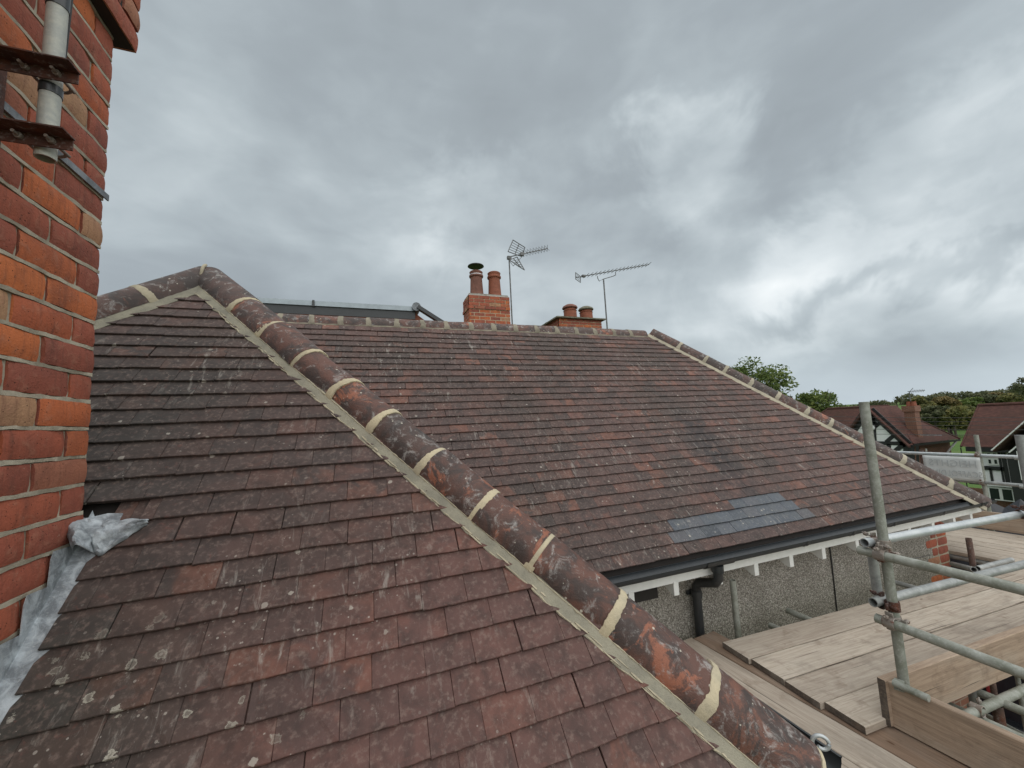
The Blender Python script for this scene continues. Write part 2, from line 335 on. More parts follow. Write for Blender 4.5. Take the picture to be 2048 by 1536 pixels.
def leaf_mat(name, a, bb, cc):
    t, b = material(name); r = t.node('ShaderNodeNewGeometry').outputs['Random Per Island']; P = pos(t)
    c = t.ramp(r, [(0, a), (.55, bb), (1, cc)])
    c = t.mix(t.smooth(t.noise(P, .55, 3), .4, .62), c, t.mix(.6, c, a))
    finish(t, b, c, .6, None, None, spec=.3)
    b.inputs['Transmission Weight'].default_value = 0
    tr = t.node('ShaderNodeBsdfTranslucent'); t.put(tr.inputs[0], c); m = t.node('ShaderNodeMixShader'); m.inputs[0].default_value = .3
    out = [n for n in t.n if n.type == 'OUTPUT_MATERIAL'][0]
    t.t.links.new(b.outputs[0], m.inputs[1]); t.t.links.new(tr.outputs[0], m.inputs[2]); t.t.links.new(m.outputs[0], out.inputs[0])
leaf_mat('leaf_green', (0.072, 0.111, 0.031), (0.156, 0.215, 0.058), (0.273, 0.312, 0.091))
leaf_mat('leaf_olive', (0.117, 0.130, 0.052), (0.221, 0.221, 0.078), (0.351, 0.286, 0.104))
leaf_mat('leaf_autumn', (0.125, 0.112, 0.050), (0.250, 0.200, 0.088), (0.362, 0.250, 0.100))
leaf_mat('leaf_dark', (0.085, 0.098, 0.052), (0.143, 0.156, 0.078), (0.208, 0.202, 0.104))

def ground_mat():
    t, b = material('ground'); P = pos(t)
    gr = t.ramp(t.noise(P, .06, 5, .6), [(.35, (.060, .115, .026)), (.55, (.080, .145, .032)), (.7, (.11, .155, .042))])
    gr = t.mix(t.math('MULTIPLY', t.smooth(t.noise(t.mapping(P, scale=(1, .2, 1)), .02, 3), .48, .55), .5), gr, (.13, .15, .045))
    v = t.voro(P, 22); vc = t.voro(P, 22, 'Color'); s = t.node('ShaderNodeSeparateColor'); t.put(s.inputs[0], vc)
    gv = t.ramp(s.outputs[0], [(0, (.10, .075, .05)), (.5, (.25, .19, .13)), (.85, (.40, .33, .25)), (1, (.62, .56, .47))])
    gv = t.mix(t.smooth(v, .35, .6), gv, (.06, .045, .03))
    d = t.vmath('LENGTH', P)
    c = t.mix(t.smooth(d, 19, 20.5), gv, gr)
    finish(t, b, c, .95, None, t.math('MULTIPLY', v, -1), .5, .02, .2)
ground_mat()

# ------------------------------------------------------------------ object helpers
COL = scene.collection
def tag(o, label=None, cat=None, group=None, kind=None):
    if label: o['label'] = label
    if cat: o['category'] = cat
    if group: o['group'] = group
    if kind: o['kind'] = kind
    return o
def link(name, me, parent=None, mat=None):
    o = bpy.data.objects.new(name, me); COL.objects.link(o)
    if parent: o.parent = parent
    return o
def empty(name, loc=(0, 0, 0), parent=None):
    o = bpy.data.objects.new(name, None); COL.objects.link(o); o.location = loc; o.empty_display_size = .1
    if parent: o.parent = parent
    return o
class MB:
    def __init__(s): s.v = []; s.f = []
    def add(s, vs, fs):
        k = len(s.v); s.v += [tuple(p) for p in vs]; s.f += [tuple(i + k for i in f) for f in fs]
        return s
    def box(s, a, b):
        (x0, y0, z0), (x1, y1, z1) = a, b
        return s.add([(x0, y0, z0), (x1, y0, z0), (x1, y1, z0), (x0, y1, z0), (x0, y0, z1), (x1, y0, z1), (x1, y1, z1), (x0, y1, z1)],
                     [(0, 3, 2, 1), (4, 5, 6, 7), (0, 1, 5, 4), (1, 2, 6, 5), (2, 3, 7, 6), (3, 0, 4, 7)])
    def prism(s, poly, vec):
        vec = Vector(vec); n = len(poly); vs = [Vector(p) for p in poly] + [Vector(p) + vec for p in poly]
        return s.add(vs, [tuple(range(n))[::-1], tuple(range(n, 2 * n))] + [(i, (i + 1) % n, n + (i + 1) % n, n + i) for i in range(n)])
    def bar(s, a, b, w, h, up=(0, 0, 1)):
        a = Vector(a); b = Vector(b); d = (b - a).normalized(); sd_ = d.cross(Vector(up)).normalized(); u = sd_.cross(d)
        c = [(-w / 2, -h / 2), (w / 2, -h / 2), (w / 2, h / 2), (-w / 2, h / 2)]
        return s.prism([a + sd_ * p + u * q for p, q in c], b - a)
    def tube(s, pts, r, seg=10, cap=True, inner=None):
        pts = [Vector(p) for p in pts]; rs = r if isinstance(r, (list, tuple)) else [r] * len(pts); rings = []
        ref = Vector((0, 0, 1))
        if abs((pts[1] - pts[0]).normalized().dot(ref)) > .95: ref = Vector((1, 0, 0))
        vs = []; n = len(pts)
        for i, p in enumerate(pts):
            d = (pts[min(i + 1, n - 1)] - pts[max(i - 1, 0)]).normalized(); x = d.cross(ref).normalized(); y = d.cross(x)
            for k in range(seg):
                a = 2 * PI * k / seg; vs.append(p + (x * math.cos(a) + y * math.sin(a)) * rs[i])
        fs = [(i * seg + k, i * seg + (k + 1) % seg, (i + 1) * seg + (k + 1) % seg, (i + 1) * seg + k) for i in range(n - 1) for k in range(seg)]
        if cap: fs += [tuple(range(seg))[::-1], tuple(range((n - 1) * seg, n * seg))]
        return s.add(vs, fs)
    def pipe(s, a, b, ro, ri, seg=16):     # hollow tube
        a = Vector(a); b = Vector(b); d = (b - a).normalized(); ref = Vector((0, 0, 1)) if abs(d.z) < .9 else Vector((1, 0, 0))
        x = d.cross(ref).normalized(); y = d.cross(x); vs = []
        for p in (a, b):
            for r in (ro, ri):
                for k in range(seg):
                    t_ = 2 * PI * k / seg; vs.append(p + (x * math.cos(t_) + y * math.sin(t_)) * r)
        S = seg; fs = []
        for k in range(S):
            k2 = (k + 1) % S
            fs += [(k, k2, 2 * S + k2, 2 * S + k), (S + k, 3 * S + k, 3 * S + k2, S + k2), (k, S + k, S + k2, k2), (2 * S + k, 2 * S + k2, 3 * S + k2, 3 * S + k)]
        return s.add(vs, fs)
    def lathe(s, c, prof, seg=20):
        c = Vector(c); vs = []; n = len(prof)
        for r, z in prof:
            for k in range(seg):
                a = 2 * PI * k / seg; vs.append(c + Vector((r * math.cos(a), r * math.sin(a), z)))
        fs = [(i * seg + k, i * seg + (k + 1) % seg, (i + 1) * seg + (k + 1) % seg, (i + 1) * seg + k) for i in range(n - 1) for k in range(seg)]
        fs += [tuple(range(seg))[::-1], tuple(range((n - 1) * seg, n * seg))]
        return s.add(vs, fs)
    def mesh(s, name, mat, smooth=False):
        me = bpy.data.meshes.new(name); me.from_pydata(s.v, [], s.f); me.materials.append(MATS[mat])
        if smooth:
            me.polygons.foreach_set('use_smooth', [True] * len(me.polygons)); me.set_sharp_from_angle(angle=math.radians(40))
        me.update(); return me
    def obj(s, name, mat, parent=None, smooth=False): return link(name, s.mesh(name, mat, smooth), parent)
def nz(v, s=1.0, o=0.0): return mnoise.noise(Vector(v) * s + Vector((o, o * .7, o * 1.3)))
def bevel(o, w=.003, seg=1):
    m = o.modifiers.new('bevel', 'BEVEL'); m.width = w; m.segments = seg; m.limit_method = 'ANGLE'; m.harden_normals = False

# ================================================================== THE GROUND
def terrain(x, y):
    d = math.hypot(x, y)
    s = min(1, max(0, (d - 9) / 18)); s = s * s * (3 - 2 * s)
    z = -5.8 - 2.9 * s
    if d > 85: z += (d - 85) * .0195 + max(0, d - 260) * .004
    if d > 60: z += 1.5 * nz((x, y, 0), .008) * min(1, (d - 60) / 60)
    return z
mb = MB(); rings = [0, 4, 8, 11, 14, 18, 22, 28, 36, 48, 62, 80, 105, 140, 190, 260, 360, 500, 700, 950, 1300, 1900, 2800]; NS = 72
vs_ = [(0, 0, terrain(0, 0))]
for r in rings[1:]:
    for k in range(NS):
        a = 2 * PI * k / NS; x, y = r * math.cos(a), r * math.sin(a); z = terrain(x, y) if r < 700 else terrain(x * 700 / r, y * 700 / r) - (r - 700) * .01
        vs_.append((x, y, z))
fs_ = [(0, 1 + k, 1 + (k + 1) % NS) for k in range(NS)]
for i in range(len(rings) - 2):
    for k in range(NS):
        a = 1 + i * NS; fs_.append((a + k, a + NS + k, a + NS + (k + 1) % NS, a + (k + 1) % NS))
mb.add(vs_, fs_); g = mb.obj('ground', 'ground', None, True); tag(g, 'gravel yard giving way to green fields', None, None, 'structure')

# ================================================================== THE HOUSE
house = empty('house', (0, 0, -5.8)); tag(house, 'brick and pebbledashed house with brown clay tiled hipped roofs filling the foreground', 'house')
HO = Vector((0, 0, -5.8))
def hobj(mb, name, mat, parent=None, smooth=False):
    """part of the house built in world coordinates"""
    o = mb.obj(name, mat, parent or house, smooth)
    if parent is None: o.location = -HO
    return o
CP, SP_ = math.cos(PITCH), math.sin(PITCH)
def clip(poly, a, b, c):       # keep a*x+b*y+c>=0
    out = []
    for i in range(len(poly)):
        p, q = poly[i], poly[(i + 1) % len(poly)]; dp = a * p[0] + b * p[1] + c; dq = a * q[0] + b * q[1] + c
        if dp >= 0: out.append(p)
        if (dp >= 0) != (dq >= 0):
            t_ = dp / (dp - dq); out.append((p[0] + (q[0] - p[0]) * t_, p[1] + (q[1] - p[1]) * t_))
    return out
def half(p, d, keep):           # half plane through p along d that keeps point keep
    a, b = -d[1], d[0]; c = -(a * p[0] + b * p[1])
    if a * keep[0] + b * keep[1] + c < 0: a, b, c = -a, -b, -c
    return a, b, c
TW, GA, TL, TH = .1665, .10, .215, .0135
def tile_mesh(poly, rs, full):
    """poly in local (u,v), tail edge at v~0; the tile leans so that its tail stands proud"""
    random.seed(rs); b = MB(); n = len(poly); tl = .122
    wob = [random.uniform(-.0016, .0016) for _ in range(n)]
    top = [Vector((u, v, TH - v * tl + wob[i])) for i, (u, v) in enumerate(poly)]
    bot = [p - Vector((0, 0, TH)) for p in top]
    ce = sum((Vector((p[0], p[1])) for p in poly), Vector((0, 0))) / n
    ins = [Vector((p.x, p.y, p.z)) for p in top]
    for p in ins:
        d = Vector((p.x - ce.x, p.y - ce.y)); L = d.length
        if L > .03:
            p.x -= math.copysign(.0014, d.x); p.y -= math.copysign(.0018, d.y)
    edge = [Vector((p.x, p.y, p.z - .0018)) for p in top]
    b.add(bot + edge + ins, [tuple(range(n))[::-1]] + [(i, (i + 1) % n, n + (i + 1) % n, n + i) for i in range(n)] +
          [(n + i, n + (i + 1) % n, 2 * n + (i + 1) % n, 2 * n + i) for i in range(n)] + [tuple(range(2 * n, 3 * n))])
    return b
class Slope:
    def __init__(s, origin, udir, vdir):
        s.o = Vector(origin); s.u = Vector(udir); s.v = Vector(vdir); s.n = s.u.cross(s.v)
        s.m = Matrix((s.u, s.v, s.n)).transposed()
    def pt(s, u, v, w_=0): return s.o + s.u * u + s.v * v + s.n * w_
near = Slope((0, 2.4764, .3681), (1, 0, 0), (0, CP, SP_))
main = Slope((0, 4.5573, 1.1204), (1, 0, 0), (0, CP, SP_))
def vz(sl, z): return (z - sl.o.z) / SP_
HD = Vector((0.60320761, -0.5439344, -0.58333176)); HW = Vector((0.66967697, 0.74265251, 0)); HU = HW.cross(HD) * -1
if HU.z < 0: HU = -HU
B0 = Vector((0.18356, 1.90344, -0.24622)); hd2 = (HD.x, HD.dot(near.v))
F0 = Vector((5.464, 3.243, -.288))
PKX = -1.06                                            # the near hip end is symmetric about this x
def mirx(p): return Vector((2 * PKX - p.x, p.y, p.z))
hipR = half((B0.x + .035, vz(near, B0.z)), hd2, (-1, -1))
L0 = Vector((-1.2165, 2.8675, .7885)); hipL = half((L0.x - .03, vz(near, L0.z)), (-hd2[0], hd2[1]), (0, -1))
hipF = half((F0.x + .035, vz(main, F0.z)), hd2, (0, -1))
vly = half((-1.04 - .02, vz(main, .97)), (2.44, vz(main, -1.12) - vz(main, .97)), (4, 0))
protos = []
full_poly = [(.0003, 0), (TW - .0007, 0), (TW - .0007, TL), (.0003, TL)]
for i in range(7):
    random.seed(40 + i); j = lambda a: random.uniform(-a, a)
    pl = [(.0003, j(.0016)), (TW * .12, j(.0012)), (TW * .35, j(.0012)), (TW * .7, j(.0012)), (TW * .9, j(.0014)), (TW - .0007, j(.0016)), (TW - .0007, TL), (.0003, TL)]
    protos.append(tile_mesh(pl, 60 + i, True))
slate_polys = []
tiles = []      # (slope, row, u, v, kind, mesh builder or proto index, size on screen)
def projected(P):
    c = RM.transposed() @ P
    if c.z <= .1: return None
    return 1024 + FPX * c.x / c.z, 768 + FPX * c.y / c.z, c.z
def gen_roof(sl, r0, r1, u0, u1, clips, rs, rowclips=lambda r: [], kindf=None):
    rg = random.Random(rs); out = []
    for r in range(r0, r1 + 1):
        v = -GA * r + rg.uniform(-.0025, .0025); off = (r % 2) * TW / 2 + rg.uniform(-.012, .012)
        n0 = int((u0 - off) / TW) - 1; n1 = int((u1 - off) / TW) + 1
        u = off + n0 * TW
        for k in range(n0, n1):
            gap = rg.uniform(.0, .0012) + (rg.random() < .09) * rg.uniform(.002, .006)
            pu = u; u += TW + gap - .001
            dv = rg.gauss(0, .0016) + (rg.random() < .04) * rg.uniform(-.006, .004)
            cl_ = clips + rowclips(r)
            ok = True; cut = False
            for a, b_, c in cl_:
                s_ = [a * (pu + x) + b_ * (v + y) + c for x, y in full_poly]
                if max(s_) < 0.004: ok = False; break
                if min(s_) < 0: cut = True
            if not ok: continue
            vis = [a * (pu + TW / 2) + b_ * (v + GA / 2) + c for a, b_, c in cl_]
            if cut:
                pl = [(x + pu, y + v) for x, y in full_poly]
                for a, b_, c in cl_: pl = clip(pl, a, b_, c)
                if len(pl) < 3: continue
                mid = (sum(p[0] for p in pl) / len(pl), min(p[1] for p in pl))
                pl = [(x - pu, y - v) for x, y in pl]
                mbt = tile_mesh(pl, rg.randint(0, 9999), False)
            else: mbt = rg.randint(0, 6)
            P = sl.pt(pu + TW / 2, v + .05); q = projected(P); size = 0
            if q and -60 < q[0] < 2100 and -20 < q[1] < 1600:
                e1 = projected(sl.pt(pu, v)); e2 = projected(sl.pt(pu + TW, v)); e3 = projected(sl.pt(pu, v + .1))
                if e1 and e2 and e3: size = abs((e2[0] - e1[0]) * (e3[1] - e1[1]) - (e2[1] - e1[1]) * (e3[0] - e1[0]))
            rot = Matrix.Rotation(rg.gauss(0, .006), 3, 'Z') @ Matrix.Rotation(rg.gauss(0, .006), 3, 'X')
            kind = kindf(r, pu + TW / 2) if kindf else 'clay'
            w_ = rg.uniform(0, .0016)
            out.append((sl, sl.pt(pu, v + dv, w_), sl.m @ rot, mbt, size, kind))
    return out
# rows of the near hip end; tiles stop at the chimney's side flashing
def near_rows(r):
    return [(1, 0, .895 if r != 9 else .80)] if r >= 9 else []
near_tiles = gen_roof(near, -9, 21, -3.2, 1.7, [hipR, hipL], 11, near_rows)
mxx = lambda p: hitp(p, main.n, main.o.dot(main.n)).x
slates_px = [(29, mxx((1358, 1098)), mxx((1634, 1052))), (28, mxx((1356, 1076)), mxx((1602, 1036))), (27, mxx((1484, 1031)), mxx((1575, 1020)))]
def kf(r, u):
    for rr, a, b_ in slates_px:
        if r == rr and a < u < b_: return 'slate'
    return 'clay'
main_tiles = gen_roof(main, 0, 30, -2.2, 7.0, [hipF, vly], 23, kindf=kf)
roof_near = MB(); roof_near.add([near.pt(-3.4, vz(near, -1.25), -.05), near.pt(1.5, vz(near, -1.25), -.05), near.pt(PKX, vz(near, 1.04), -.03)], [(0, 1, 2)])
rn = hobj(roof_near, 'hip_end_roof', 'underlay'); rn['label'] = 'near triangular hip end of brown clay tiles with lichen'
roof_main = MB(); roof_main.add([main.pt(-2.4, -3.05, -.05), main.pt(6.75, -3.05, -.05), main.pt(3.9, .1, -.05), main.pt(-2.4, .1, -.05)], [(0, 1, 2, 3)])
# rear slope and far hip end close the volume
roof_main.add([main.pt(3.95, .12, -.02), main.pt(-2.4, .12, -.02), Vector((-2.4, 7.1, -1.15)), Vector((6.8, 7.1, -1.15)), main.pt(6.8, -3.05, -.03)], [(0, 1, 2, 3), (0, 3, 4)])
rm = hobj(roof_main, 'main_roof', 'underlay'); rm['label'] = 'main roof slope of brown clay tiles with a patch of grey slates'
allt = sorted([t_ for t_ in near_tiles if True] + main_tiles, key=lambda t_: -t_[4])
def split(tl, parent, nkeep):
    tl = sorted(tl, key=lambda t_: -t_[4]); keep = tl[:nkeep]; rest = tl[nkeep:]
    cache = {}
    for sl, P, m, mbt, size, kind in keep:
        mat = 'roof_slate' if kind == 'slate' else 'roof_clay'
        if isinstance(mbt, int):
            if (mbt, mat) not in cache: cache[(mbt, mat)] = protos[mbt].mesh('roof_tile', mat)
            me = cache[(mbt, mat)]
        else: me = mbt.mesh('roof_tile', mat)
        o = link('roof_slate' if kind == 'slate' else 'roof_tile', me, parent)
        M = m.to_4x4(); M.translation = P; o.matrix_basis = M
    for kind in ('clay', 'slate'):
        J = MB()
        for sl, P, m, mbt, size, k2 in rest:
            if k2 != kind: continue
            src = protos[mbt] if isinstance(mbt, int) else mbt
            J.add([m @ Vector(p) + P for p in src.v], src.f)
        if J.v:
            o = J.obj('roof_tiles_remaining', 'roof_clay' if kind == 'clay' else 'roof_slate', parent); o['kind'] = 'stuff'
for sl, P, m, mbt, size, kind in main_tiles: pass
main_tiles = [(a, b_, c, d, (e * 50 if f == 'slate' else e), f) for a, b_, c, d, e, f in main_tiles]
split([t_ for t_ in near_tiles if t_[4] > 0 or True], rn, 298)
split(main_tiles, rm, 298)

# side slope of the near wing and its ridge, seen only from elsewhere
WS = (2.22, 2.147); wl = math.hypot(*WS)
side = Slope((-1.04, 0, 1.03), (0, 1, 0), (-WS[0] / wl, 0, WS[1] / wl))
sidet = gen_roof(side, 1, 31, 1.0, 4.4, [half((B0.y + .16, 0), (0, 1), (5, 0)) if False else half((3.05, 0), (-.5439 * 1, -HD.x / (WS[0] / wl)), (4, -1)), half((4.417, 0), (2.45 - 4.417, -wl), (3, -1))], 31)
J = MB()
for sl, P, m, mbt, size, k2 in sidet:
    src = protos[mbt] if isinstance(mbt, int) else mbt
    P2 = P.copy(); J.add([m @ Vector(p) + P2 + sl.n * -.01 for p in src.v], src.f)
sr = MB(); sr.add([side.pt(3.05, 0, -.05), side.pt(4.417, 0, -.05), side.pt(2.45, -wl, -.05), side.pt(1.1, -wl, -.05)], [(0, 1, 2, 3)])
so = hobj(sr, 'wing_side_roof', 'underlay')
o = J.obj('roof_tiles_remaining', 'roof_clay', so); o['kind'] = 'stuff'

# ---- half-round hip and ridge tiles, bedding and pointing
HR = .12
def barrel(P0, P1, wdir, udir, r=HR, th=.014, seg=14, nl=4, rs=0, arc=(0, PI)):
    """half-round tile between P0 and P1 (axis ends)"""
    b = MB(); ax = P1 - P0; vs = []; rr = random.Random(rs)
    tw = rr.uniform(-.02, .02); lift = [rr.uniform(-.004, .004) for _ in range(2)]
    for i in range(nl + 1):
        f_ = i / nl; c = P0 + ax * f_ + udir * (lift[0] * (1 - f_) + lift[1] * f_)
        for rad in (r, r - th):
            for k in range(seg + 1):
                a = arc[0] + (arc[1] - arc[0]) * k / seg + tw
                rn_ = rad + .0022 * nz((c.x * 6 + math.cos(a) * .6, c.y * 6, a * 1.1), 1, rs)
                vs.append(c + wdir * (math.cos(a) * rn_) + udir * (math.sin(a) * rn_))
    S = seg + 1; fs = []
    for i in range(nl):
        o_ = i * 2 * S; q = o_ + 2 * S
        for k in range(seg):
            fs.append((o_ + k, o_ + k + 1, q + k + 1, q + k)); fs.append((o_ + S + k, q + S + k, q + S + k + 1, o_ + S + k + 1))
        fs.append((o_, q, q + S, o_ + S)); fs.append((o_ + seg, o_ + S + seg, q + S + seg, q + seg))
    for o_, fl in ((0, 0), (nl * 2 * S, 1)):
        for k in range(seg):
            f = (o_ + k, o_ + S + k, o_ + S + k + 1, o_ + k + 1); fs.append(f[::-1] if fl else f)
    return b.add(vs, fs)
def ringjoint(P, ax, wdir, udir, r=HR, width=.03, rs=0, arc=(-.12, PI + .12), seg=44):
    b = MB(); vs = []; rr = random.Random(rs); sk = rr.uniform(-.006, .006)
    for k in range(seg + 1):
        a = arc[0] + (arc[1] - arc[0]) * k / seg
        w0 = width * (.5 + .30 * nz((a * 1.8, rs * 3.1, 0)) + .22 * nz((a * 8, rs, 5)) + .22 * abs(math.cos(a)) ** 3); w1 = width * (.5 + .30 * nz((a * 1.7, rs * 1.7, 9)) + .22 * nz((a * 8, rs, 15)) + .22 * abs(math.cos(a)) ** 3)
        c = P + ax * (sk * math.cos(a)); ra = r + .0022 + .0012 * nz((a * 5, rs, 2)); dr = wdir * math.cos(a) + udir * math.sin(a)
        for (o_, h_) in ((-w0 - .001, -.022), (-w0, -.0005), (-w0 * .8, .0015 + .0012 * nz((a * 9, 1, rs))), (w1 * .8, .0015 + .0012 * nz((a * 9, 4, rs))), (w1, -.0005), (w1 + .001, -.022)):
            vs.append(c + ax * o_ + dr * (ra + h_))
    fs = [(k * 6 + i, k * 6 + i + 1, (k + 1) * 6 + i + 1, (k + 1) * 6 + i) for k in range(seg) for i in range(5)]
    return b.add(vs, fs)
def bedstrip(A, B, inner, outer_n, wdir, hgt, rs, n=60, wid=.05, rag=.012):
    """mortar fillet: A..B is the tile edge line, inner = direction away from tile on the roof, hgt = height of the tile edge above the tiles"""
    b = MB(); A = Vector(A); B = Vector(B); vs = []
    for i in range(n + 1):
        f_ = i / n; c = A.lerp(B, f_); s_ = (B - A).length * f_
        wd = wid + rag * (nz((s_ * 7, rs, 0)) * 1.1 + nz((s_ * 24, rs, 3)) * .6)
        e = .004 * nz((s_ * 30, rs, 7))
        p0 = c + inner * (-.02) + outer_n * (hgt * .0)
        vs += [c - inner * .03 + outer_n * (.002 + e), c + outer_n * (e + .002 * nz((s_ * 45, 1, rs))), c + inner * wd * .45 - outer_n * (hgt * .42) + outer_n * .003 * nz((s_ * 16, 3, rs)),
               c + inner * wd - outer_n * (hgt * .68), c + inner * (wd + .006 + .004 * nz((s_ * 50, 8, rs))) - outer_n * (hgt * .86), c + inner * (wd + .004) - outer_n * (hgt * 1.5)]
    fs = [(i * 6 + k, i * 6 + k + 1, (i + 1) * 6 + k + 1, (i + 1) * 6 + k) for i in range(n) for k in range(5)]
    return b.add(vs, fs)
def splash(sl, A, B, inner, rs, n=46):
    """smears of mortar left on the tile edges along the bedding"""
    b = MB(); rr = random.Random(rs); A = Vector(A); B = Vector(B)
    for i in range(n):
        c = A.lerp(B, rr.random()) + inner * rr.uniform(-.004, .018) + sl.n * .0145
        L = rr.uniform(.008, .05); W = rr.uniform(.0015, .0045); d = (B - A).normalized(); pts = []
        for k in range(7):
            a = 2 * PI * k / 7; q = .6 + .5 * rr.random(); pts.append(c + d * (math.cos(a) * L * q) + inner * (math.sin(a) * W * q))
        b.prism(pts, sl.n * .0018)
    return b
AX0 = B0 + HW * (.02 + HR) + HU * .04                   # axis of the near hip
def axis(t_, base=AX0): return base + HD * t_
hip_x = [-1.03, -.868, -.66, -.446, -.237, -.044, .173, .378, .572, .786, 1.018, 1.235]
edge0 = B0 + HW * .02 + HU * .04
ts = [(x - .1836) / HD.x for x in hip_x]
for i in range(len(ts) - 1):
    g = .010; P0, P1 = axis(ts[i] + g), axis(ts[i + 1] - g)
    if i == 0: P0 = axis((PKX - AX0.x) / HD.x)
    jr = random.Random(700 + i); o1, o2 = [HW * jr.uniform(-.006, .006) + HU * jr.uniform(-.004, .007) for _ in range(2)]
    b = barrel(P0 + o1, P1 + o2, HW, HU, rs=i, nl=6, seg=20, r=HR + jr.uniform(-.004, .004)); o = hobj(b, 'hip_tile', 'hip_clay', rn, True)
    if i > 0:
        hobj(ringjoint(axis(ts[i]), HD, HW, HU, rs=i + 50, width=.030), 'mortar_joint', 'joint_mortar', rn, True)
# end disc of mortar in the bottom tile
endc = axis(ts[-1] + .002); b = MB(); n_ = 18
b.add([endc - HD * .03] + [endc + HD * (.004 + .004 * nz((k, 1, 0))) + HW * math.cos(PI * k / n_) * (HR - .008) + HU * math.sin(PI * k / n_) * (HR - .008) for k in range(n_ + 1)], [(0, k + 1, k + 2) for k in range(n_)])
hobj(b, 'mortar_plug', 'joint_mortar', rn)
hobj(ringjoint(axis(ts[-1]), HD, HW, HU, rs=99, width=.014, r=HR - .004), 'mortar_joint', 'joint_mortar', rn, True)
inn = (near.n.cross(HD)).normalized(); inn = inn if inn.dot(HW) < 0 else -inn
eA, eB = edge0 + HD * ((PKX - edge0.x) / HD.x - .015), edge0 + HD * (ts[-1])
hgt = (edge0 - B0).dot(near.n) - .006
hobj(bedstrip(eA, eB, inn, near.n, HW, hgt, 3, 150, .045), 'mortar_bed', 'bed_mortar', rn, True)
for off_, hh_, nm_ in ((.047, hgt * .78, 'mortar_fringe'), (.001, .0, 'mortar_fringe')):
    L_ = (eB - eA).length; b = MB(); pts_ = []; rs_ = []
    for k in range(321):
        s_ = L_ * k / 320; base_ = .012 * (nz((s_ * 7, 3, 0)) * 1.1 + nz((s_ * 24, 3, 3)) * .6) if off_ > .01 else .003 * nz((s_ * 45, 1, 3))
        pts_.append(eA.lerp(eB, k / 320) + inn * (off_ + base_) - near.n * hh_); rs_.append(max(.0008, .0026 + .0032 * nz((s_ * 38, 5, off_ * 100)) + .0018 * nz((s_ * 90, 2, 1))))
    b.tube(pts_, rs_, 6); hobj(b, nm_, 'new_mortar', rn, True)
lineA = B0 + HD * (ts[1]); lineB = B0 + HD * (ts[-1] - .05)
o = hobj(splash(near, lineA, lineB, inn, 5, 55), 'mortar_splash', 'new_mortar', rn); o['kind'] = 'stuff'
# other side of the near hip
HW2 = HW
# left hip of the hip end (mirror)
def MV(v): return Vector((-v.x, v.y, v.z))
mAX = lambda t_: mirx(axis(t_))
lt = [ts[0] - .05, ts[0] + .18, ts[0] + .52, ts[0] + .86, ts[0] + 1.2, ts[0] + 1.55]
for i in range(len(lt) - 1):
    b = barrel(mAX(lt[i] + .01 if i else (PKX - AX0.x) / HD.x), mAX(lt[i + 1] - .01), MV(HW), HU.copy() if False else MV(HU), rs=20 + i, nl=5, seg=18)
    b.f = [f[::-1] for f in b.f]; hobj(b, 'hip_tile', 'hip_clay', rn, True)
    if i: hobj(ringjoint(mAX(lt[i]), MV(HD), MV(HW), MV(HU), rs=i + 80, width=.036), 'mortar_joint', 'new_mortar', rn, True)
mi = MV(inn); b = bedstrip(mirx(eA), mirx(edge0 + HD * (ts[0] + 1.5)), mi, near.n, MV(HW), hgt, 8, 70, .045)
hobj(b, 'mortar_bed', 'bed_mortar', rn, True)
pkb = Vector((PKX, eA.y, eA.z)); b = MB()
b.prism([pkb + Vector((-.10, -.052, -.125)), pkb + Vector((.10, -.052, -.125)), pkb + Vector((.03, -.004, .0)), pkb + Vector((-.03, -.004, .0))], (0, .06, .02)); hobj(b, 'mortar_infill', 'bed_mortar', rn)
pk = axis((PKX - AX0.x) / HD.x); b = MB()
pj = [Vector((PKX + .004 * nz((k, 2, 1)), pk.y - (HR + .002) * math.sin(a) * 1.12, pk.z + (HR + .002) * math.cos(a))) for k, a in enumerate([.5 + 1.25 * k / 10 for k in range(11)])]
b.tube(pj, [.010 + .003 * nz((k, 1, 1)) for k in range(11)], 8); hobj(b, 'mortar_joint', 'new_mortar', rn, True)
# wing ridge going back
for i in range(5):
    y0 = pk.y + .02 + i * .32
    hobj(barrel(Vector((PKX, y0, pk.z - .0)), Vector((PKX, y0 + .3, pk.z)), Vector((1, 0, 0)), Vector((0, 0, 1)), rs=30 + i), 'ridge_tile', 'hip_clay', rn, True)

# far hip of the main roof
def main_x(p): return hitp(p, main.n, main.o.dot(main.n)).x
FAX = F0 + HW * (.02 + HR) + HU * .04
fx = [3.90, 4.18] + [main_x(p) - .06 for p in ((1424, 741), (1471, 768), (1523, 795), (1577, 822), (1636, 852), (1694, 885), (1759, 916), (1829, 950), (1903, 982), (1955, 1001))]
ft = [(x - F0.x) / HD.x for x in fx]
for i in range(len(ft) - 1):
    b = barrel(axis(ft[i] + .01, FAX), axis(ft[i + 1] - .01, FAX), HW, HU, rs=120 + i, seg=12, nl=3)
    hobj(b, 'hip_tile', 'hip_clay', rm, True)
    if i: hobj(ringjoint(axis(ft[i], FAX), HD, HW, HU, rs=i + 150, width=.036), 'mortar_joint', 'hip_mortar', rm, True)
fe = F0 + HW * .02 + HU * .04
hobj(bedstrip(fe + HD * ft[0], fe + HD * (ft[-1] - .03), inn, main.n, HW, hgt, 13, 110, .05), 'mortar_bed', 'hip_mortar', rm, True)
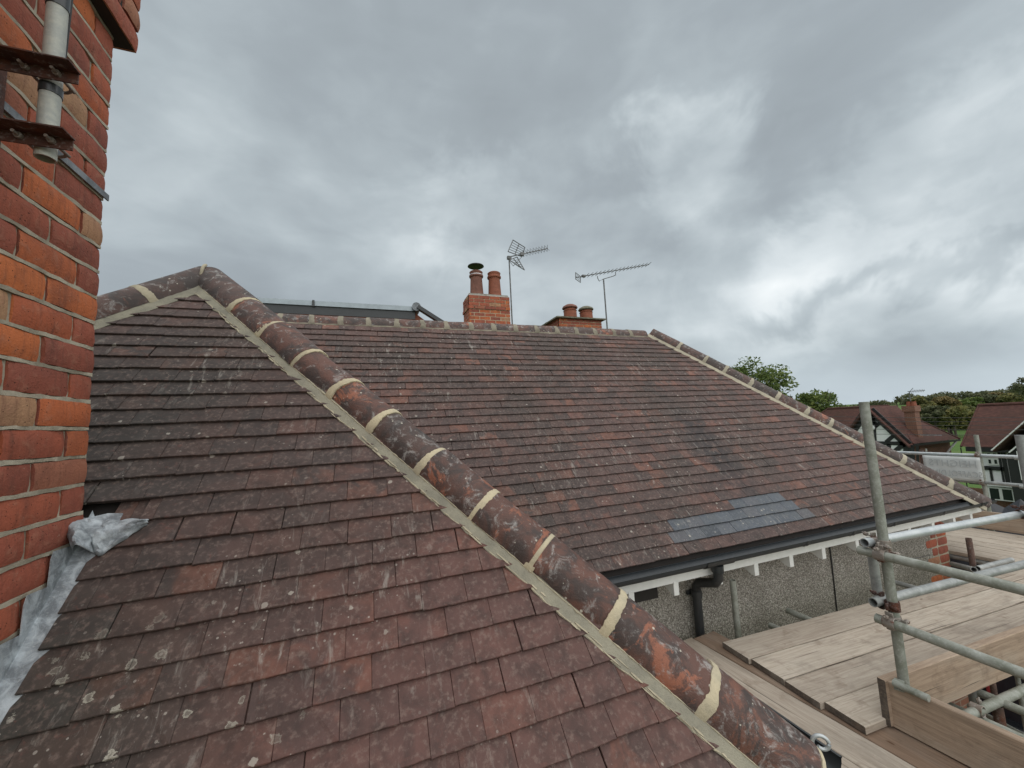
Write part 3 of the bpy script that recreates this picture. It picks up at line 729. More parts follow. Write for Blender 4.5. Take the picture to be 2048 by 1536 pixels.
# main ridge
RY, RZ = 4.60 + .14, 1.165 + .045
rx = []
x = 3.93
jt = [main_x((px_, py_)) for px_, py_ in ((1287, 672), (1252, 671), (1211, 669), (1170, 667), (1127, 666), (1081, 664), (1033, 662), (983, 661), (932, 659), (878, 657), (824, 655), (762, 653), (701, 651), (641, 650))]
jt = [j_ + (0.0) for j_ in jt]; sp_ = (jt[0] - jt[-1]) / (len(jt) - 1)
xs = [3.90] + [3.90 - .30 * (i + 1) + random.uniform(-.006, .006) for i in range(20)]
for i in range(len(xs) - 1):
    b = barrel(Vector((xs[i + 1] + .01, RY, RZ)), Vector((xs[i] - .01, RY, RZ)), Vector((0, -1, 0)), Vector((0, 0, 1)), rs=200 + i, seg=12, nl=2, r=.115)
    hobj(b, 'ridge_tile', 'hip_clay', rm, True)
    hobj(ringjoint(Vector((xs[i + 1], RY, RZ)), Vector((1, 0, 0)), Vector((0, -1, 0)), Vector((0, 0, 1)), rs=230 + i, width=.045, r=.115), 'mortar_joint', 'ridge_mortar', rm, True)
hobj(bedstrip(Vector((-2.2, RY - .115, RZ)), Vector((3.98, RY - .115, RZ)), Vector((0, -CP, -SP_)), main.n, None, .05, 17, 140, .05), 'mortar_bed', 'ridge_mortar', rm, True)

# ---- chimney stack beside the camera
CX, CY = -.95, 1.855
BH, BLn, JT = .0975, .237, .0115                     # course, brick and joint
core = MB(); core.box((-1.9, .1, -5.8), (CX - .012, CY - .012, 2.15))
ch = hobj(core, 'chimney', 'old_mortar'); ch['label'] = 'tall red brick chimney stack with flush grey mortar at the left edge'
def brick_mesh(L, H, D, rs, base=None):
    """D along +x (proud face at x=0), L along -y, H up; face slightly uneven with chipped arrises"""
    rr = random.Random(rs); b = MB(); ny, nzz = 6, 4; vs = []; c = .004
    for iz in range(nzz + 1):
        for iy in range(ny + 1):
            y = -L * iy / ny; z = H * iz / nzz
            ey = min(iy, ny - iy) == 0; ez = min(iz, nzz - iz) == 0
            x = .0035 * nz((y * 14, z * 14, rs * 1.7)) - (.005 if (ey or ez) else 0) - (.004 if (ey and ez) else 0)
            if ey: y += (c * .3 + .0045 * nz((z * 30, rs, 3))) * (-1 if iy == 0 else 1)
            if ez: z += (c * .3 + .0045 * nz((y * 26, rs, 9))) * (1 if iz == 0 else -1)
            vs.append((x, y, z))
    n = len(vs); per = [i for i in range(ny + 1)] + [(k + 1) * (ny + 1) - 1 for k in range(1, nzz + 1)] + [nzz * (ny + 1) + i for i in range(ny - 1, -1, -1)] + [k * (ny + 1) for k in range(nzz - 1, 0, -1)]
    vs += [(-D, vs[i][1], vs[i][2]) for i in per]
    fs = [(iz * (ny + 1) + iy, (iz + 1) * (ny + 1) + iy, (iz + 1) * (ny + 1) + iy + 1, iz * (ny + 1) + iy + 1) for iz in range(nzz) for iy in range(ny)]
    m = len(per); fs += [(per[i], per[(i + 1) % m], n + (i + 1) % m, n + i) for i in range(m)]
    return b.add(vs, fs)
zb = 1.0888 * .95; k0 = 0
edges_z = [zb - BH * i for i in range(-9, 27)]       # joint heights, from the photograph
nb = 0
stretch = [brick_mesh(BLn, BH - JT, .10, 300 + i) for i in range(9)]; head = [brick_mesh(.108, BH - JT, .10, 400 + i) for i in range(6)]
sm_ = [b.mesh('brick', 'brick', True) for b in stretch]; hm_ = [b.mesh('brick', 'brick', True) for b in head]
rgb = random.Random(5)
for i, zt in enumerate(edges_z):
    z0 = zt - BH + JT / 2; course = i; corb = zt > 1.66 + .0
    xo = CX + (.052 if corb else 0); y = CY + (.05 if corb else 0); odd = course % 2
    k = 0
    while y > .35:
        hdr = (k == 0 and odd) or (rgb.random() < .08 and k > 1)
        L = .108 if hdr else BLn
        me = (hm_ if hdr else sm_)[rgb.randrange(6 if hdr else 9)]
        zr = (y - 2.4764) * 1.0724 + .3681
        if z0 > zr - .35:
            o = link('brick', me, ch); o.location = Vector((xo + rgb.uniform(-.002, .002), y, z0 + rgb.uniform(-.0015, .0015)))
            o.rotation_euler = (rgb.gauss(0, .004), rgb.gauss(0, .006), rgb.gauss(0, .006)); nb += 1
        y -= L + JT; k += 1
corbz = min(z for z in edges_z if z > 1.66) - BH + JT / 2
b = MB(); b.box((-1.9, .1, corbz + .001), (CX + .04, CY + .038, 2.14)); hobj(b, 'corbel_core', 'near_black', ch)  # core coloured near-black so the corbel's underside comes out dark
# pointing: irregular mortar flush with the brick faces
b = MB(); rr = random.Random(9)
for zt in edges_z:
    if zt > 1.66: continue
    y = CY - .004
    vs = []; n = 70
    for i_ in range(n + 1):
        yy = CY - .006 - i_ * (1.45 / n); a = .0060 + .0042 * nz((yy * 22, zt * 9, 1)); c_ = .0060 + .0042 * nz((yy * 22, zt * 9, 7)); xo = CX - .0040 + .0040 * nz((yy * 12, zt * 5, 3))
        vs += [(CX - .02, yy, zt + JT / 2 * 0 + a), (xo, yy, zt + a), (xo, yy, zt - c_), (CX - .02, yy, zt - c_)]
    b.add(vs, [(i_ * 4 + k, (i_ + 1) * 4 + k, (i_ + 1) * 4 + k + 1, i_ * 4 + k + 1) for i_ in range(n) for k in range(3)])
o = hobj(b, 'pointing', 'old_mortar', ch, True)
# stepped lead flashing
zr_ = lambda y: (y - 2.4764) * 1.0724 + .3681 + .012
for i, zt in enumerate(edges_z):
    y0 = (zt - .025 - .012 - .3681) / 1.0724 + 2.4764 - BH / 1.0724; y1 = y0 + BH / 1.0724
    if y1 > CY - .02 or y1 < .9: continue
    j = rr.uniform(-.006, .006)
    b = MB(); X = CX + .004
    pts = [(y0 - .018, zr_(y0 - .018) - .01), (y1 + .012, zr_(y1 + .012) - .01), (y1 + .010 + j, zt - .002), (y0 - .002 + j, zt + .004), (y0 - .012 + j, zt - .02)]
    b.prism([(X + (.0 if k < 2 else .002) + i * .0001, p[0], p[1]) for k, p in enumerate(pts)], (.0025, 0, 0))
    hobj(b, 'lead_step', 'lead', ch)
b = MB(); vs = []; n = 50
for i in range(n + 1):
    y = .75 + i * (CY + .03 - .75) / n; e = nz((y * 9, 2, 2)) * .004; cr_ = .010 * nz((y * 5, 0, 4))
    z = zr_(y) - .010
    vs += [(CX + .003, y, z + .03), (CX + .010 + e, y, z + .008), (CX + .045, y + .004, z + .014 + e), (CX + .082 + cr_, y + .01, z + .008 + e), (CX + .086 + cr_, y + .01, z - .012)]
b.add(vs, [(i * 5 + k, i * 5 + k + 1, (i + 1) * 5 + k + 1, (i + 1) * 5 + k) for i in range(n) for k in range(4)])
o = hobj(b, 'lead_apron', 'lead', ch, True)
# crumpled sheet of lead dressed round the far corner
b = MB(); vs = []; NU, NV = 30, 14
hn = lambda p: hitp(p, near.n, near.o.dot(near.n))
tl_, tm_, tr_ = hn((150, 1042)), hn((225, 1046)), hn((300, 1046)); bl_, bm_, br_ = hn((158, 1112)), hn((208, 1112)), hn((298, 1052))
for i in range(NU + 1):
    u = i / NU
    T = tl_.lerp(tm_, u * 2) if u < .5 else tm_.lerp(tr_, u * 2 - 1)
    Bt = bl_.lerp(bm_, u * 2) if u < .5 else bm_.lerp(br_, u * 2 - 1)
    for j in range(NV + 1):
        v = j / NV; p = T.lerp(Bt, v)
        w_ = .022 + .020 * nz((u * 4, v * 3, 1)) + .008 * nz((u * 9, v * 7, 6)) + .002 * nz((u * 24, v * 16, 2))
        w_ += .060 * math.exp(-((u - .16) / .10) ** 2) * (v ** .8) + .028 * math.exp(-((u - .02) / .10) ** 2) + .02 * (1 - u) * math.sin(PI * v)
        if v == 1: w_ -= .012
        p = p + near.n * w_ + Vector((.010 * nz((u * 7, v * 5, 8)), .012 * nz((u * 8, v * 2, 5)), .0)); vs.append(p)
b.add(vs, [(i * (NV + 1) + j, (i + 1) * (NV + 1) + j, (i + 1) * (NV + 1) + j + 1, i * (NV + 1) + j + 1) for i in range(NU) for j in range(NV)])
o = hobj(b, 'crumpled_lead', 'lead', ch, True); o['label'] = 'crumpled sheet of pale lead lifting at the back corner of the chimney'
sm = o.modifiers.new('solid', 'SOLIDIFY'); sm.thickness = .003
# flat strap round the stack
p0 = atx((0, 222), CX + .008); zs = (atx((212, 384), CX + .008).z + atx((60, 262), CX + .008).z) / 2
b = MB(); b.box((CX + .001, .3, zs - .012), (CX + .006, CY + .006, zs + .012)); hobj(b, 'lashing_strap', 'dark_lead', ch)

# ---- aerial pole stub on brackets
am = empty('aerial_bracket', atx((95, 280), -.86)); tag(am, 'short galvanised pole clamped to the chimney by two rusty angle brackets', 'aerial bracket')
def aobj(mb, name, mat, sm=False, root=None):
    root = root or am; o = mb.obj(name, mat, root, sm); o.location = -root.location; return o
PX = -.83
pt_, pm_, pb_ = atx((119, -30), PX), atx((98, 215), PX), atx((91, 318), PX)
pc = Vector((PX, (pm_.y + pb_.y) / 2, 0)); q1 = Vector((PX, pc.y, pt_.z)); q2 = Vector((PX, pc.y, pb_.z))
b = MB(); b.pipe(q2, Vector((PX, pc.y, pt_.z + .2)), .0215, .018, 24); aobj(b, 'pole', 'pole_zinc', True)
zc_ = atx((108, 190), PX).z
b = MB(); b.pipe(Vector((PX, pc.y, zc_ - .012)), Vector((PX, pc.y, zc_ + .014)), .0235, .020, 24); aobj(b, 'rubber_collar', 'black_plastic', True)
zc2 = atx((117, 12), PX).z
b = MB(); b.pipe(Vector((PX, pc.y, zc2 - .012)), Vector((PX, pc.y, zc2 + .05)), .0235, .020, 24); aobj(b, 'rubber_collar', 'black_plastic', True)
for l1 in ((158, 160), (147, 292)):
    yb_ = pc.y - .030; e_ = aty(l1, yb_); zz = e_.z
    b = MB(); b.box((CX, yb_ - .004, zz - .016), (e_.x, yb_, zz + .016)); b.box((CX, yb_ - .050, zz + .0145), (e_.x + .004, yb_ - .001, zz + .0185))
    aobj(b, 'angle_bracket', 'rusty_steel')
    for xs_ in (PX - .032, PX + .032):
        b = MB(); b.tube([Vector((xs_, pc.y + .03, zz + .002)), Vector((xs_, yb_ - .028, zz + .002))], .0042, 8); b.tube([Vector((xs_, yb_ - .004, zz + .002)), Vector((xs_, yb_ - .012, zz + .002))], .009, 6); aobj(b, 'bolt', 'coupler_steel')
    b = MB(); b.tube([Vector((PX + .032 * math.cos(a), pc.y + .012 + .026 * math.sin(a), zz + .002)) for a in [PI * k / 8 for k in range(9)]], .0042, 8); aobj(b, 'u_bolt', 'coupler_steel', True)
zA_, zB_ = aty((158, 160), pc.y).z, aty((147, 292), pc.y).z
b = MB(); b.box((CX + .001, pc.y - .09, zB_ - .05), (CX + .007, pc.y + .035, zA_ + .06)); aobj(b, 'wall_plate', 'rusty_steel')
b = MB(); c0 = atx((143, 0), -.90); b.tube([Vector((-.9, c0.y, c0.z + .2)), Vector((-.9, c0.y, c0.z)), Vector((-.905, c0.y + .0, atx((147, 140), -.9).z))], .004, 8); aobj(b, 'cable', 'cable', True)

# ---- eaves of the main roof
EY = 2.50
b = MB(); b.box((1.45, EY, -1.247), (6.56, EY + .02, -1.135)); hobj(b, 'fascia', 'white_paint')
b = MB(); b.box((1.45, EY - .006, -1.215), (6.56, EY - .001, -1.14)); hobj(b, 'fascia_moulding', 'white_paint')
b = MB(); b.box((1.3, EY + .02, -1.235), (6.56, 2.76, -1.215)); hobj(b, 'soffit', 'white_paint')
for x in (1.758, 2.163, 2.600, 3.001, 3.421, 3.844, 4.324, 4.764, 5.171, 5.592, 6.0, 6.35):
    b = MB(); b.prism([(x - .024, EY - .003, -1.236), (x - .024, EY - .003, -1.338), (x - .024, EY + .03, -1.338), (x - .024, EY + .235, -1.236)], (.048, 0, 0)); o = hobj(b, 'rafter_end', 'white_paint'); bevel(o, .002)
def gutter(x0, x1, y, z, r=.056, ax='x'):
    b = MB(); S = 12; vs = []; L = [(r + .004, -.1), (r + .004, 0)]
    prof = [(r * math.cos(a), r * math.sin(a)) for a in [PI + PI * k / S for k in range(S + 1)]] + [(r + .006, .004), (r - .006, .006)]
    prof = [(-r - .006, .004)] + prof
    inn_ = [((r - .004) * math.cos(a), (r - .004) * math.sin(a)) for a in [2 * PI - PI * k / S for k in range(S + 1)]]
    P = prof + inn_; n = len(P)
    for xx in (x0, x1):
        for p, q in P: vs.append((xx, y + p, z + q) if ax == 'x' else (y + p, xx, z + q))
    return b.add(vs, [(i, (i + 1) % n, n + (i + 1) % n, n + i) for i in range(n)])
GY, GZ = 2.438, -1.108
gt = hobj(gutter(1.48, 6.66, GY, GZ, .048), 'gutter', 'grey_plastic', None, True)
for px_, w_ in ((1615, .03), (1708, .03), (1790, .03), (1890, .03), (1965, .03)):
    x = aty((px_, 1090 - (px_ - 1615) * .2), 2.40).x
    b = gutter(x - w_ / 2, x + w_ / 2, GY, GZ, .053); hobj(b, 'gutter_bracket', 'black_plastic', gt, True)
xo = 2.52; b = gutter(xo - .14, xo + .14, GY, GZ, .055); b.tube([(xo, GY, GZ - .05), (xo, GY, GZ - .10)], .045, 14); hobj(b, 'gutter_outlet', 'black_plastic', gt, True)
b = MB(); b.tube([(xo, GY, GZ - .06), (xo, GY, GZ - .15), (xo, GY + .03, GZ - .19), (xo + .0, 2.64, GZ - .25), (xo + .01, 2.68, GZ - .29), (xo + .01, 2.69, GZ - .36), (xo + .01, 2.69, -5.7)], .036, 14)
dp = hobj(b, 'downpipe', 'black_plastic', None, True)
for z in (GZ - .33, -1.9):
    b = MB(); b.tube([(xo + .01, 2.69, z), (xo + .01, 2.69, z - .05)], .043, 14); b.box((xo - .05, 2.73, z - .04), (xo + .07, 2.748, z - .01)); hobj(b, 'pipe_socket', 'black_plastic', dp, True)
hobj(gutter(2.44, 6.9, 6.70, GZ - .01, .048, 'y'), 'side_gutter', 'grey_plastic', None, True)
b = MB(); b.box((6.56, 2.5, -1.247), (6.58, 6.9, -1.135)); hobj(b, 'fascia', 'white_paint')
# gutter of the wing, running back from the foot of the near hip
wx = 1.47
hobj(gutter(1.02, 2.40, wx, -1.205, .056, 'y'), 'wing_gutter', 'black_plastic', None, True)
b = MB(); b.box((wx - .085, 1.12, -1.30), (wx - .062, 2.45, -1.17)); hobj(b, 'wing_fascia', 'white_paint')
hobj(gutter(-3.3, 1.45, .99, -1.235, .056, 'x'), 'front_gutter', 'black_plastic', None, True)
# dark felt tongue at the foot of the near hip
b = MB(); vs = []
for i in range(11):
    for j in range(7):
        u, v = i / 10, j / 6; x = 1.22 + u * .26; y = .93 + v * .2; vs.append((x, y + .04 * u, -1.20 - .10 * u * u + .02 * nz((u * 5, v * 4, 3)) - .03 * (1 - v)))
b.add(vs, [(i * 7 + j, (i + 1) * 7 + j, (i + 1) * 7 + j + 1, i * 7 + j + 1) for i in range(10) for j in range(6)]); o = hobj(b, 'lead_saddle', 'dark_membrane', None, True)
# scrolled hip iron
b = MB(); e0 = axis(ts[-1] - .02) + HU * .02; f1 = HD
pp = []
base = axis(ts[-1]) + HW * .075 + HU * .03
o_out = Vector((HD.x, HD.y, 0)).normalized()
for i in range(26):
    a = i / 25
    if a < .35: pp.append(base + o_out * (.0 + .05 * a / .35) + Vector((0, 0, .055 * (a / .35) ** 1.5)))
    else:
        th = (a - .35) / .65 * 1.75 * PI; r_ = .027 - .010 * (a - .35) / .65; c_ = base + o_out * .073 + Vector((0, 0, .055)); pp.append(c_ + o_out * (-math.cos(th) * r_) + Vector((0, 0, math.sin(th) * r_)))
b.tube(pp, .0065, 10); o = hobj(b, 'hip_iron', 'galvanised_bright', None, True)

# ---- walls
WY = 2.75
b = MB(); b.box((1.15, WY, -2.55), (6.06, WY + .2, -1.2)); wl_ = hobj(b, 'pebbledash_wall', 'pebbledash')
b = MB(); b.box((1.15, WY + .01, -5.8), (6.38, 7.0, -2.55)); b.box((6.06, WY + .012, -2.56), (6.38, 7.0, -1.2)); lw = hobj(b, 'brick_wall', 'far_brick')
b = MB(); b.box((-3.2, 1.45, -5.8), (1.14, 4.4, -1.25)); hobj(b, 'wing_wall', 'pebbledash')
qm = {}
for i in range(13):
    z = -1.245 - BH * (i + 1) + .0
    for L, x0 in (((.11, 6.06), (.20, 6.182)) if i % 2 == 0 else ((.225, 5.955), (.19, 6.192))):
        bm_ = brick_mesh(L, BH - .014, .06, 500 + i * 3 + int(x0 * 10) % 7)
        bm_.v = [(-p[1], -p[0], p[2]) for p in bm_.v]; bm_.f = [f[::-1] for f in bm_.f]
        bm_.v = [(x, y, z_) for x, y, z_ in bm_.v]
        o = bm_.obj('quoin_brick', 'brick', lw, True); o.location = (x0, WY - .006, z); 
b = MB(); b.box((5.99, WY + .001, -1.245 - BH * 13), (6.384, WY + .05, -1.24)); hobj(b, 'quoin_mortar', 'hip_mortar', lw)
b = MB(); xa = aty((1662, 1122), WY).x; b.tube([(xa, WY - .006, -1.2), (xa - .004, WY - .008, -1.5), (xa - .012, WY - .006, -1.9), (xa - .02, WY - .006, -2.5)], .006, 6); hobj(b, 'wall_cable', 'cable', wl_)
av = aty((1290, 1190), WY); b = MB(); b.box((av.x - .12, WY - .008, av.z - .04), (av.x + .12, WY + .001, av.z + .04)); vo = hobj(b, 'air_brick', 'near_black', wl_)
for ix in range(6):
    for iz in range(2):
        b = MB(); b.box((av.x - .105 + ix * .036, WY - .0095, av.z - .03 + iz * .032), (av.x - .105 + ix * .036 + .024, WY - .0085, av.z - .03 + iz * .032 + .024)); hobj(b, 'vent_hole', 'near_black', vo) if False else None

# ---- dormer with dark membrane edge behind the main ridge
def D(p, d): return ray(*p) * d
dm = MB(); dy = 7.6
a0, a1 = aty((430, 598), dy), aty((830, 616), dy)
zt_ = (a0.z + a1.z) / 2; xl_, xr_ = a0.x, a1.x
a0 = aty((510, 596), dy); a1 = aty((830, 615), dy); zt_ = (a0.z * .5 + a1.z * .5)
dm.box((xl_ - .5, dy, zt_ - .24), (xr_, dy + .05, zt_ - .085)); do = hobj(dm, 'dormer', 'dark_membrane'); do['label'] = 'flat roofed dormer with dark grey fascia behind the main ridge'
b = MB(); b.prism([(xl_ - .5, dy - .03, zt_ - .084), (xl_ - .5, dy - .012, zt_ + .012), (xl_ - .5, dy + .3, zt_ + .03), (xl_ - .5, dy + .3, zt_ - .084)], (xr_ - xl_ + .5, 0, 0)); hobj(b, 'edge_trim', 'light_flashing', do)
for k in range(7):
    b = MB(); x = xr_ - .3 - k * .42; b.tube([(x, dy + .02, zt_ - .02), (x, dy - .005, zt_ - .005 - .02)], .008, 8); hobj(b, 'trim_fixing', 'dark_lead', do)
xj = aty((627, 605), dy).x; b = MB(); b.box((xj - .02, dy - .045, zt_ - .10), (xj + .02, dy - .028, zt_ + .0)); b.box((xj - .018, dy - .03, zt_ - .02), (xj + .018, dy + .1, zt_ + .02)); hobj(b, 'joint_cover', 'black_plastic', do)
b = MB(); c0 = Vector((xr_ + .02, dy, zt_ - .01)); b.tube([c0 + Vector((0, -.09, 0)), c0 + Vector((0, .3, 0))], .085, 16); hobj(b, 'end_cap', 'dark_lead', do, True)
b = MB(); e1 = aty((878, 640), dy - .05); b.bar(c0 + Vector((.02, -.06, 0)), Vector((e1.x + .3, dy - .05, e1.z - .2)), .12, .07); hobj(b, 'sloping_trim', 'dark_membrane', do)
b = MB(); b.prism([(xr_ - .02, dy + .05, zt_ - 1.3), (xr_ + 1.6, dy + .05, zt_ - 1.3), (xr_ - .02, dy + .05, zt_ - .08)], (0, .1, 0)); hobj(b, 'dormer_cheek', 'terracotta', do)
b = MB(); b.box((xl_ - .5, dy + .012, zt_ - 1.4), (xr_ - .02, dy + .1, zt_ - .24)); hobj(b, 'dormer_wall', 'far_brick', do)

# ================================================================== HOUSE BEHIND, mostly hidden: only its chimneys rise over the ridge
rh = empty('neighbouring_house', (3, 10, -5.8)); tag(rh, 'red brick house behind the main ridge, only its two chimneys showing', 'house')
def robj(mb, name, mat, parent=None, sm=False, root=rh):
    o = mb.obj(name, mat, parent or root, sm)
    if parent is None: o.location = -root.location
    return o
b = MB(); b.box((-1, 8.4, -5.8), (9, 13.5, -1.0)); robj(b, 'wall', 'far_brick')
b = MB(); b.prism([(-1.2, 8.1, -1.1), (-1.2, 13.8, -1.1), (-1.2, 10.9, 1.75)], (10.4, 0, 0)); robj(b, 'roof', 'far_roof')
def stack(x0, x1, y0, y1, z0, z1, bh=.088, bl=.272, mat='brick'):
    c = MB(); c.box((x0 + .01, y0 + .01, z0 - 1.8), (x1 - .01, y1 - .01, z1 - .01)); co = robj(c, 'chimney', 'joint_mortar'); k = 0; z = z1 - bh
    rr = random.Random(int(x0 * 10))
    while z > z0:
        pr = .0 if k < 3 else (.018 if k == 3 else -.006)
        for (ux, L) in (((1, 0), x1 - x0), ((0, 1), y1 - y0)):
            s = -bl / 2 * (k % 2)
            while s < L:
                a = max(0, s); e = min(L, s + bl - .016)
                if e - a > .03:
                    b = MB(); zc2_ = z + .012
                    if ux[0]: b.box((x0 + a, y0 - pr, zc2_), (x0 + e, y0 + .05, z + bh - .003))
                    else: b.box((x0 - pr, y0 + a + .002, zc2_), (x0 + .05, y0 + e, z + bh - .003))
                    o = robj(b, 'brick', mat, co)
                s += bl
        z -= bh; k += 1
    return co
cA0, cA1 = aty((931, 592), 9.0), aty((1022, 596), 9.0)
x0, x1, zt = aty((939, 640), 9).x, aty((1021, 640), 9).x, aty((975, 592), 9).z
c1 = stack(x0, x1, 9.0, 9.62, zt - 1.0, zt); c1['label'] = 'chimney of pale jointed red brick with two clay pots'
b = MB(); b.prism([(x0, 9.0, zt), (x1, 9.0, zt), (x1 - .02, 9.08, zt + .07), (x0 + .02, 9.08, zt + .07)], (0, .01, 0)); b.box((x0 + .03, 9.03, zt), (x1 - .03, 9.6, zt + .06)); robj(b, 'flaunching', 'flaunching', c1)
def pot(c, h, r, mat, parent):
    b = MB(); b.lathe(c, [(r * 1.10, 0), (r * 1.06, .03), (r * .98, h * .35), (r * .90, h * .72), (r * .92, h * .76), (r * 1.08, h * .79), (r * 1.10, h * .84), (r * .95, h * .88), (r * 1.0, h * .94), (r * 1.04, h * .97), (r * .9, h), (r * .75, h), (r * .72, h - .12), (r * .1, h - .12)], 22)
    return robj(b, 'chimney_pot', mat, parent, True)
pA = aty((957, 590), 9.15); pB = aty((992, 592), 9.15)
hA = aty((957, 542), 9.15).z - zt; hB = aty((991, 543), 9.15).z - zt
pot((pA.x, 9.3, zt + .02), hA * 1.02, .165, 'old_terracotta', c1)
pot((pB.x + .02, 9.3, zt + .02), hB * 1.0, .165, 'terracotta', c1)
b = MB(); zp_ = zt + hA * 1.02; b.lathe((pA.x, 9.3, zp_ + .16), [(.21, 0), (.20, .02), (.12, .055), (.02, .07)], 22)
for k in range(4):
    a = k * PI / 2 + .4; b.bar((pA.x + .1 * math.cos(a), 9.3 + .1 * math.sin(a), zp_ - .02), (pA.x + .1 * math.cos(a), 9.3 + .1 * math.sin(a), zp_ + .18), .018, .006)
cw = robj(b, 'cowl', 'black_paint', c1)
b = MB(); b.pipe((pA.x, 9.3, zp_ - .10), (pA.x, 9.3, zp_ - .075), .176, .16, 20); robj(b, 'clamp_band', 'chrome', c1)
# squat second chimney
yy = 9.4; x0, x1 = aty((1118, 645), yy).x, aty((1203, 645), yy).x; zt = aty((1155, 638), yy).z
c2 = stack(x0, x1, yy, yy + .9, zt - .75, zt, .08, .26); c2['label'] = 'squat red brick chimney with lichened capping and two domed pots'
b = MB(); S = []
e = .10; zb_ = zt
nx_, ny_ = 20, 6; vs = []
for i in range(nx_ + 1):
    for j in range(ny_ + 1):
        u, v = i / nx_, j / ny_; x = x0 - e + (x1 - x0 + 2 * e) * u; y = yy - e + (.9 + 2 * e) * v
        h = min(1, min(u, 1 - u) * 3.2, min(v, 1 - v) * 2.6) * .13
        vs.append((x, y, zb_ + .03 + h + .012 * nz((x * 9, y * 9, 1))))
b.add(vs, [(i * (ny_ + 1) + j, (i + 1) * (ny_ + 1) + j, (i + 1) * (ny_ + 1) + j + 1, i * (ny_ + 1) + j + 1) for i in range(nx_) for j in range(ny_)])
b.box((x0 - e, yy - e, zb_ - .005), (x1 + e, yy + .9 + e, zb_ + .03)); robj(b, 'capping', 'lichen_flaunching', c2)
for px_, pt_ in ((1139, 607), (1171, 611)):
    p = aty((px_, pt_), yy + .3); b = MB(); zz = zb_ + .12; H = p.z - zz
    b.lathe((p.x, yy + .3, zz - .05), [(.19, 0), (.185, H * .55), (.20, H * .57), (.175, H * .62), (.17, H * .72), (.02, H * .72)], 20); po = robj(b, 'chimney_pot', 'terracotta', c2, True)
    b = MB(); b.lathe((p.x, yy + .3, zz - .05 + H * .74), [(.215, 0), (.225, .02), (.20, H * .16), (.12, H * .27), (.02, H * .31)], 20); robj(b, 'pot_hood', 'lichen_flaunching' if px_ > 1150 else 'old_terracotta', c2, True)

# ================================================================== TV AERIALS
def aer(name_label, base, root_y, parts):
    r = empty('tv_aerial', base); tag(r, name_label, 'tv aerial', 'television aerials on the chimneys')
    for nm, mb_ in parts: o = mb_.obj(nm, 'aerial_metal', r); o.location = -Vector(base)
    return r
# first: high-gain aerial with X shaped reflector
Y1 = 9.35
mtop = aty((1018, 515), Y1); mbot = aty((1020, 600), Y1)
mast = MB(); mast.tube([(mtop.x, Y1, mbot.z - .7), (mtop.x, Y1, mtop.z + .03)], .019, 8); mast.box((mtop.x - .05, Y1 - .04, mtop.z - .05), (mtop.x + .06, Y1 + .04, mtop.z + .03))
bA, bB = aty((1017, 514), Y1), aty((1095, 497), Y1 + .4)
boom = MB(); boom.tube([bA, bB], .014, 8); el = []
dirb = (bB - bA).normalized(); sidev = dirb.cross(Vector((0, 0, 1))).normalized(); upv = sidev.cross(dirb)
elem = []
for k in range(9):
    c = bA.lerp(bB, .38 + k * .077); e_ = MB()
    for s in (1, -1):
        e_.tube([c, c + sidev * s * .05 + upv * .09], .006, 6); e_.tube([c, c + sidev * s * .05 - upv * .075], .006, 6)
    elem.append(('director', e_))
refl = []
for sgn, corners in ((1, [(1026, 480), (1050, 495), (1043, 513), (1016, 503)]), (-1, [(1019, 520), (1034, 514), (1049, 540), (1036, 532)])):
    cs = [aty(p, Y1 + (.25 if i in (1, 2) else -.2)) for i, p in enumerate(corners)]
    rb = MB()
    for i in range(4): rb.tube([cs[i], cs[(i + 1) % 4]], .012, 6)
    rb.tube([cs[0].lerp(cs[1], .5), cs[3].lerp(cs[2], .5)], .012, 6)
    for k in range(1, 5): f_ = k / 5; rb.tube([cs[0].lerp(cs[3], f_), cs[1].lerp(cs[2], f_)], .007, 6)
    refl.append(('reflector', rb))
dip = MB(); c = bA.lerp(bB, .33); dip.box(tuple(c - Vector((.05, .03, .05))), tuple(c + Vector((.05, .03, .04)))); brc = MB(); brc.tube([bA + Vector((.02, 0, -.1)), bA + Vector((.12, 0, -.24)), bA.lerp(bB, .36) - Vector((0, 0, .04))], .008, 6)
aer('tv aerial with gridded x shaped reflector on a mast beside the two pot chimney', (mtop.x, Y1, mbot.z - .7), Y1, [('mast', mast), ('boom', boom), ('junction_box', dip), ('boom_brace', brc)] + elem + refl)
Y2 = 9.95
mtop = aty((1207, 558), Y2); mbot = aty((1208, 650), Y2)
mast = MB(); mast.tube([(mtop.x, Y2, mbot.z - .6), (mtop.x, Y2, mtop.z)], .022, 8)
bA, bB = aty((1151, 556), Y2), aty((1298, 529), Y2)
bA = aty((1152, 555), Y2)
boom = MB(); boom.tube([bA, bB], .014, 8); elem = []
dirb = (bB - bA).normalized(); sidev = Vector((.25, -1, 0)).normalized(); upv = Vector((0, 0, 1))
for k in range(17):
    c = bA.lerp(bB, .13 + k * .0535); e_ = MB(); e_.tube([c - sidev * .13 - upv * .03, c + sidev * .13 + upv * .035], .007, 6); elem.append(('director', e_))
cr_ = [aty(p, Y2 + dy_) for p, dy_ in (((1151, 545), -.1), ((1161, 553), .1), ((1161, 565), .1), ((1151, 558), -.1))]
rb = MB()
for i in range(4): rb.tube([cr_[i], cr_[(i + 1) % 4]], .010, 6)
for k in range(1, 4): rb.tube([cr_[0].lerp(cr_[3], k / 4), cr_[1].lerp(cr_[2], k / 4)], .006, 6)
yk = MB(); c1_, c2_ = aty((1195, 552), Y2), aty((1231, 545), Y2); j = aty((1207, 559), Y2)
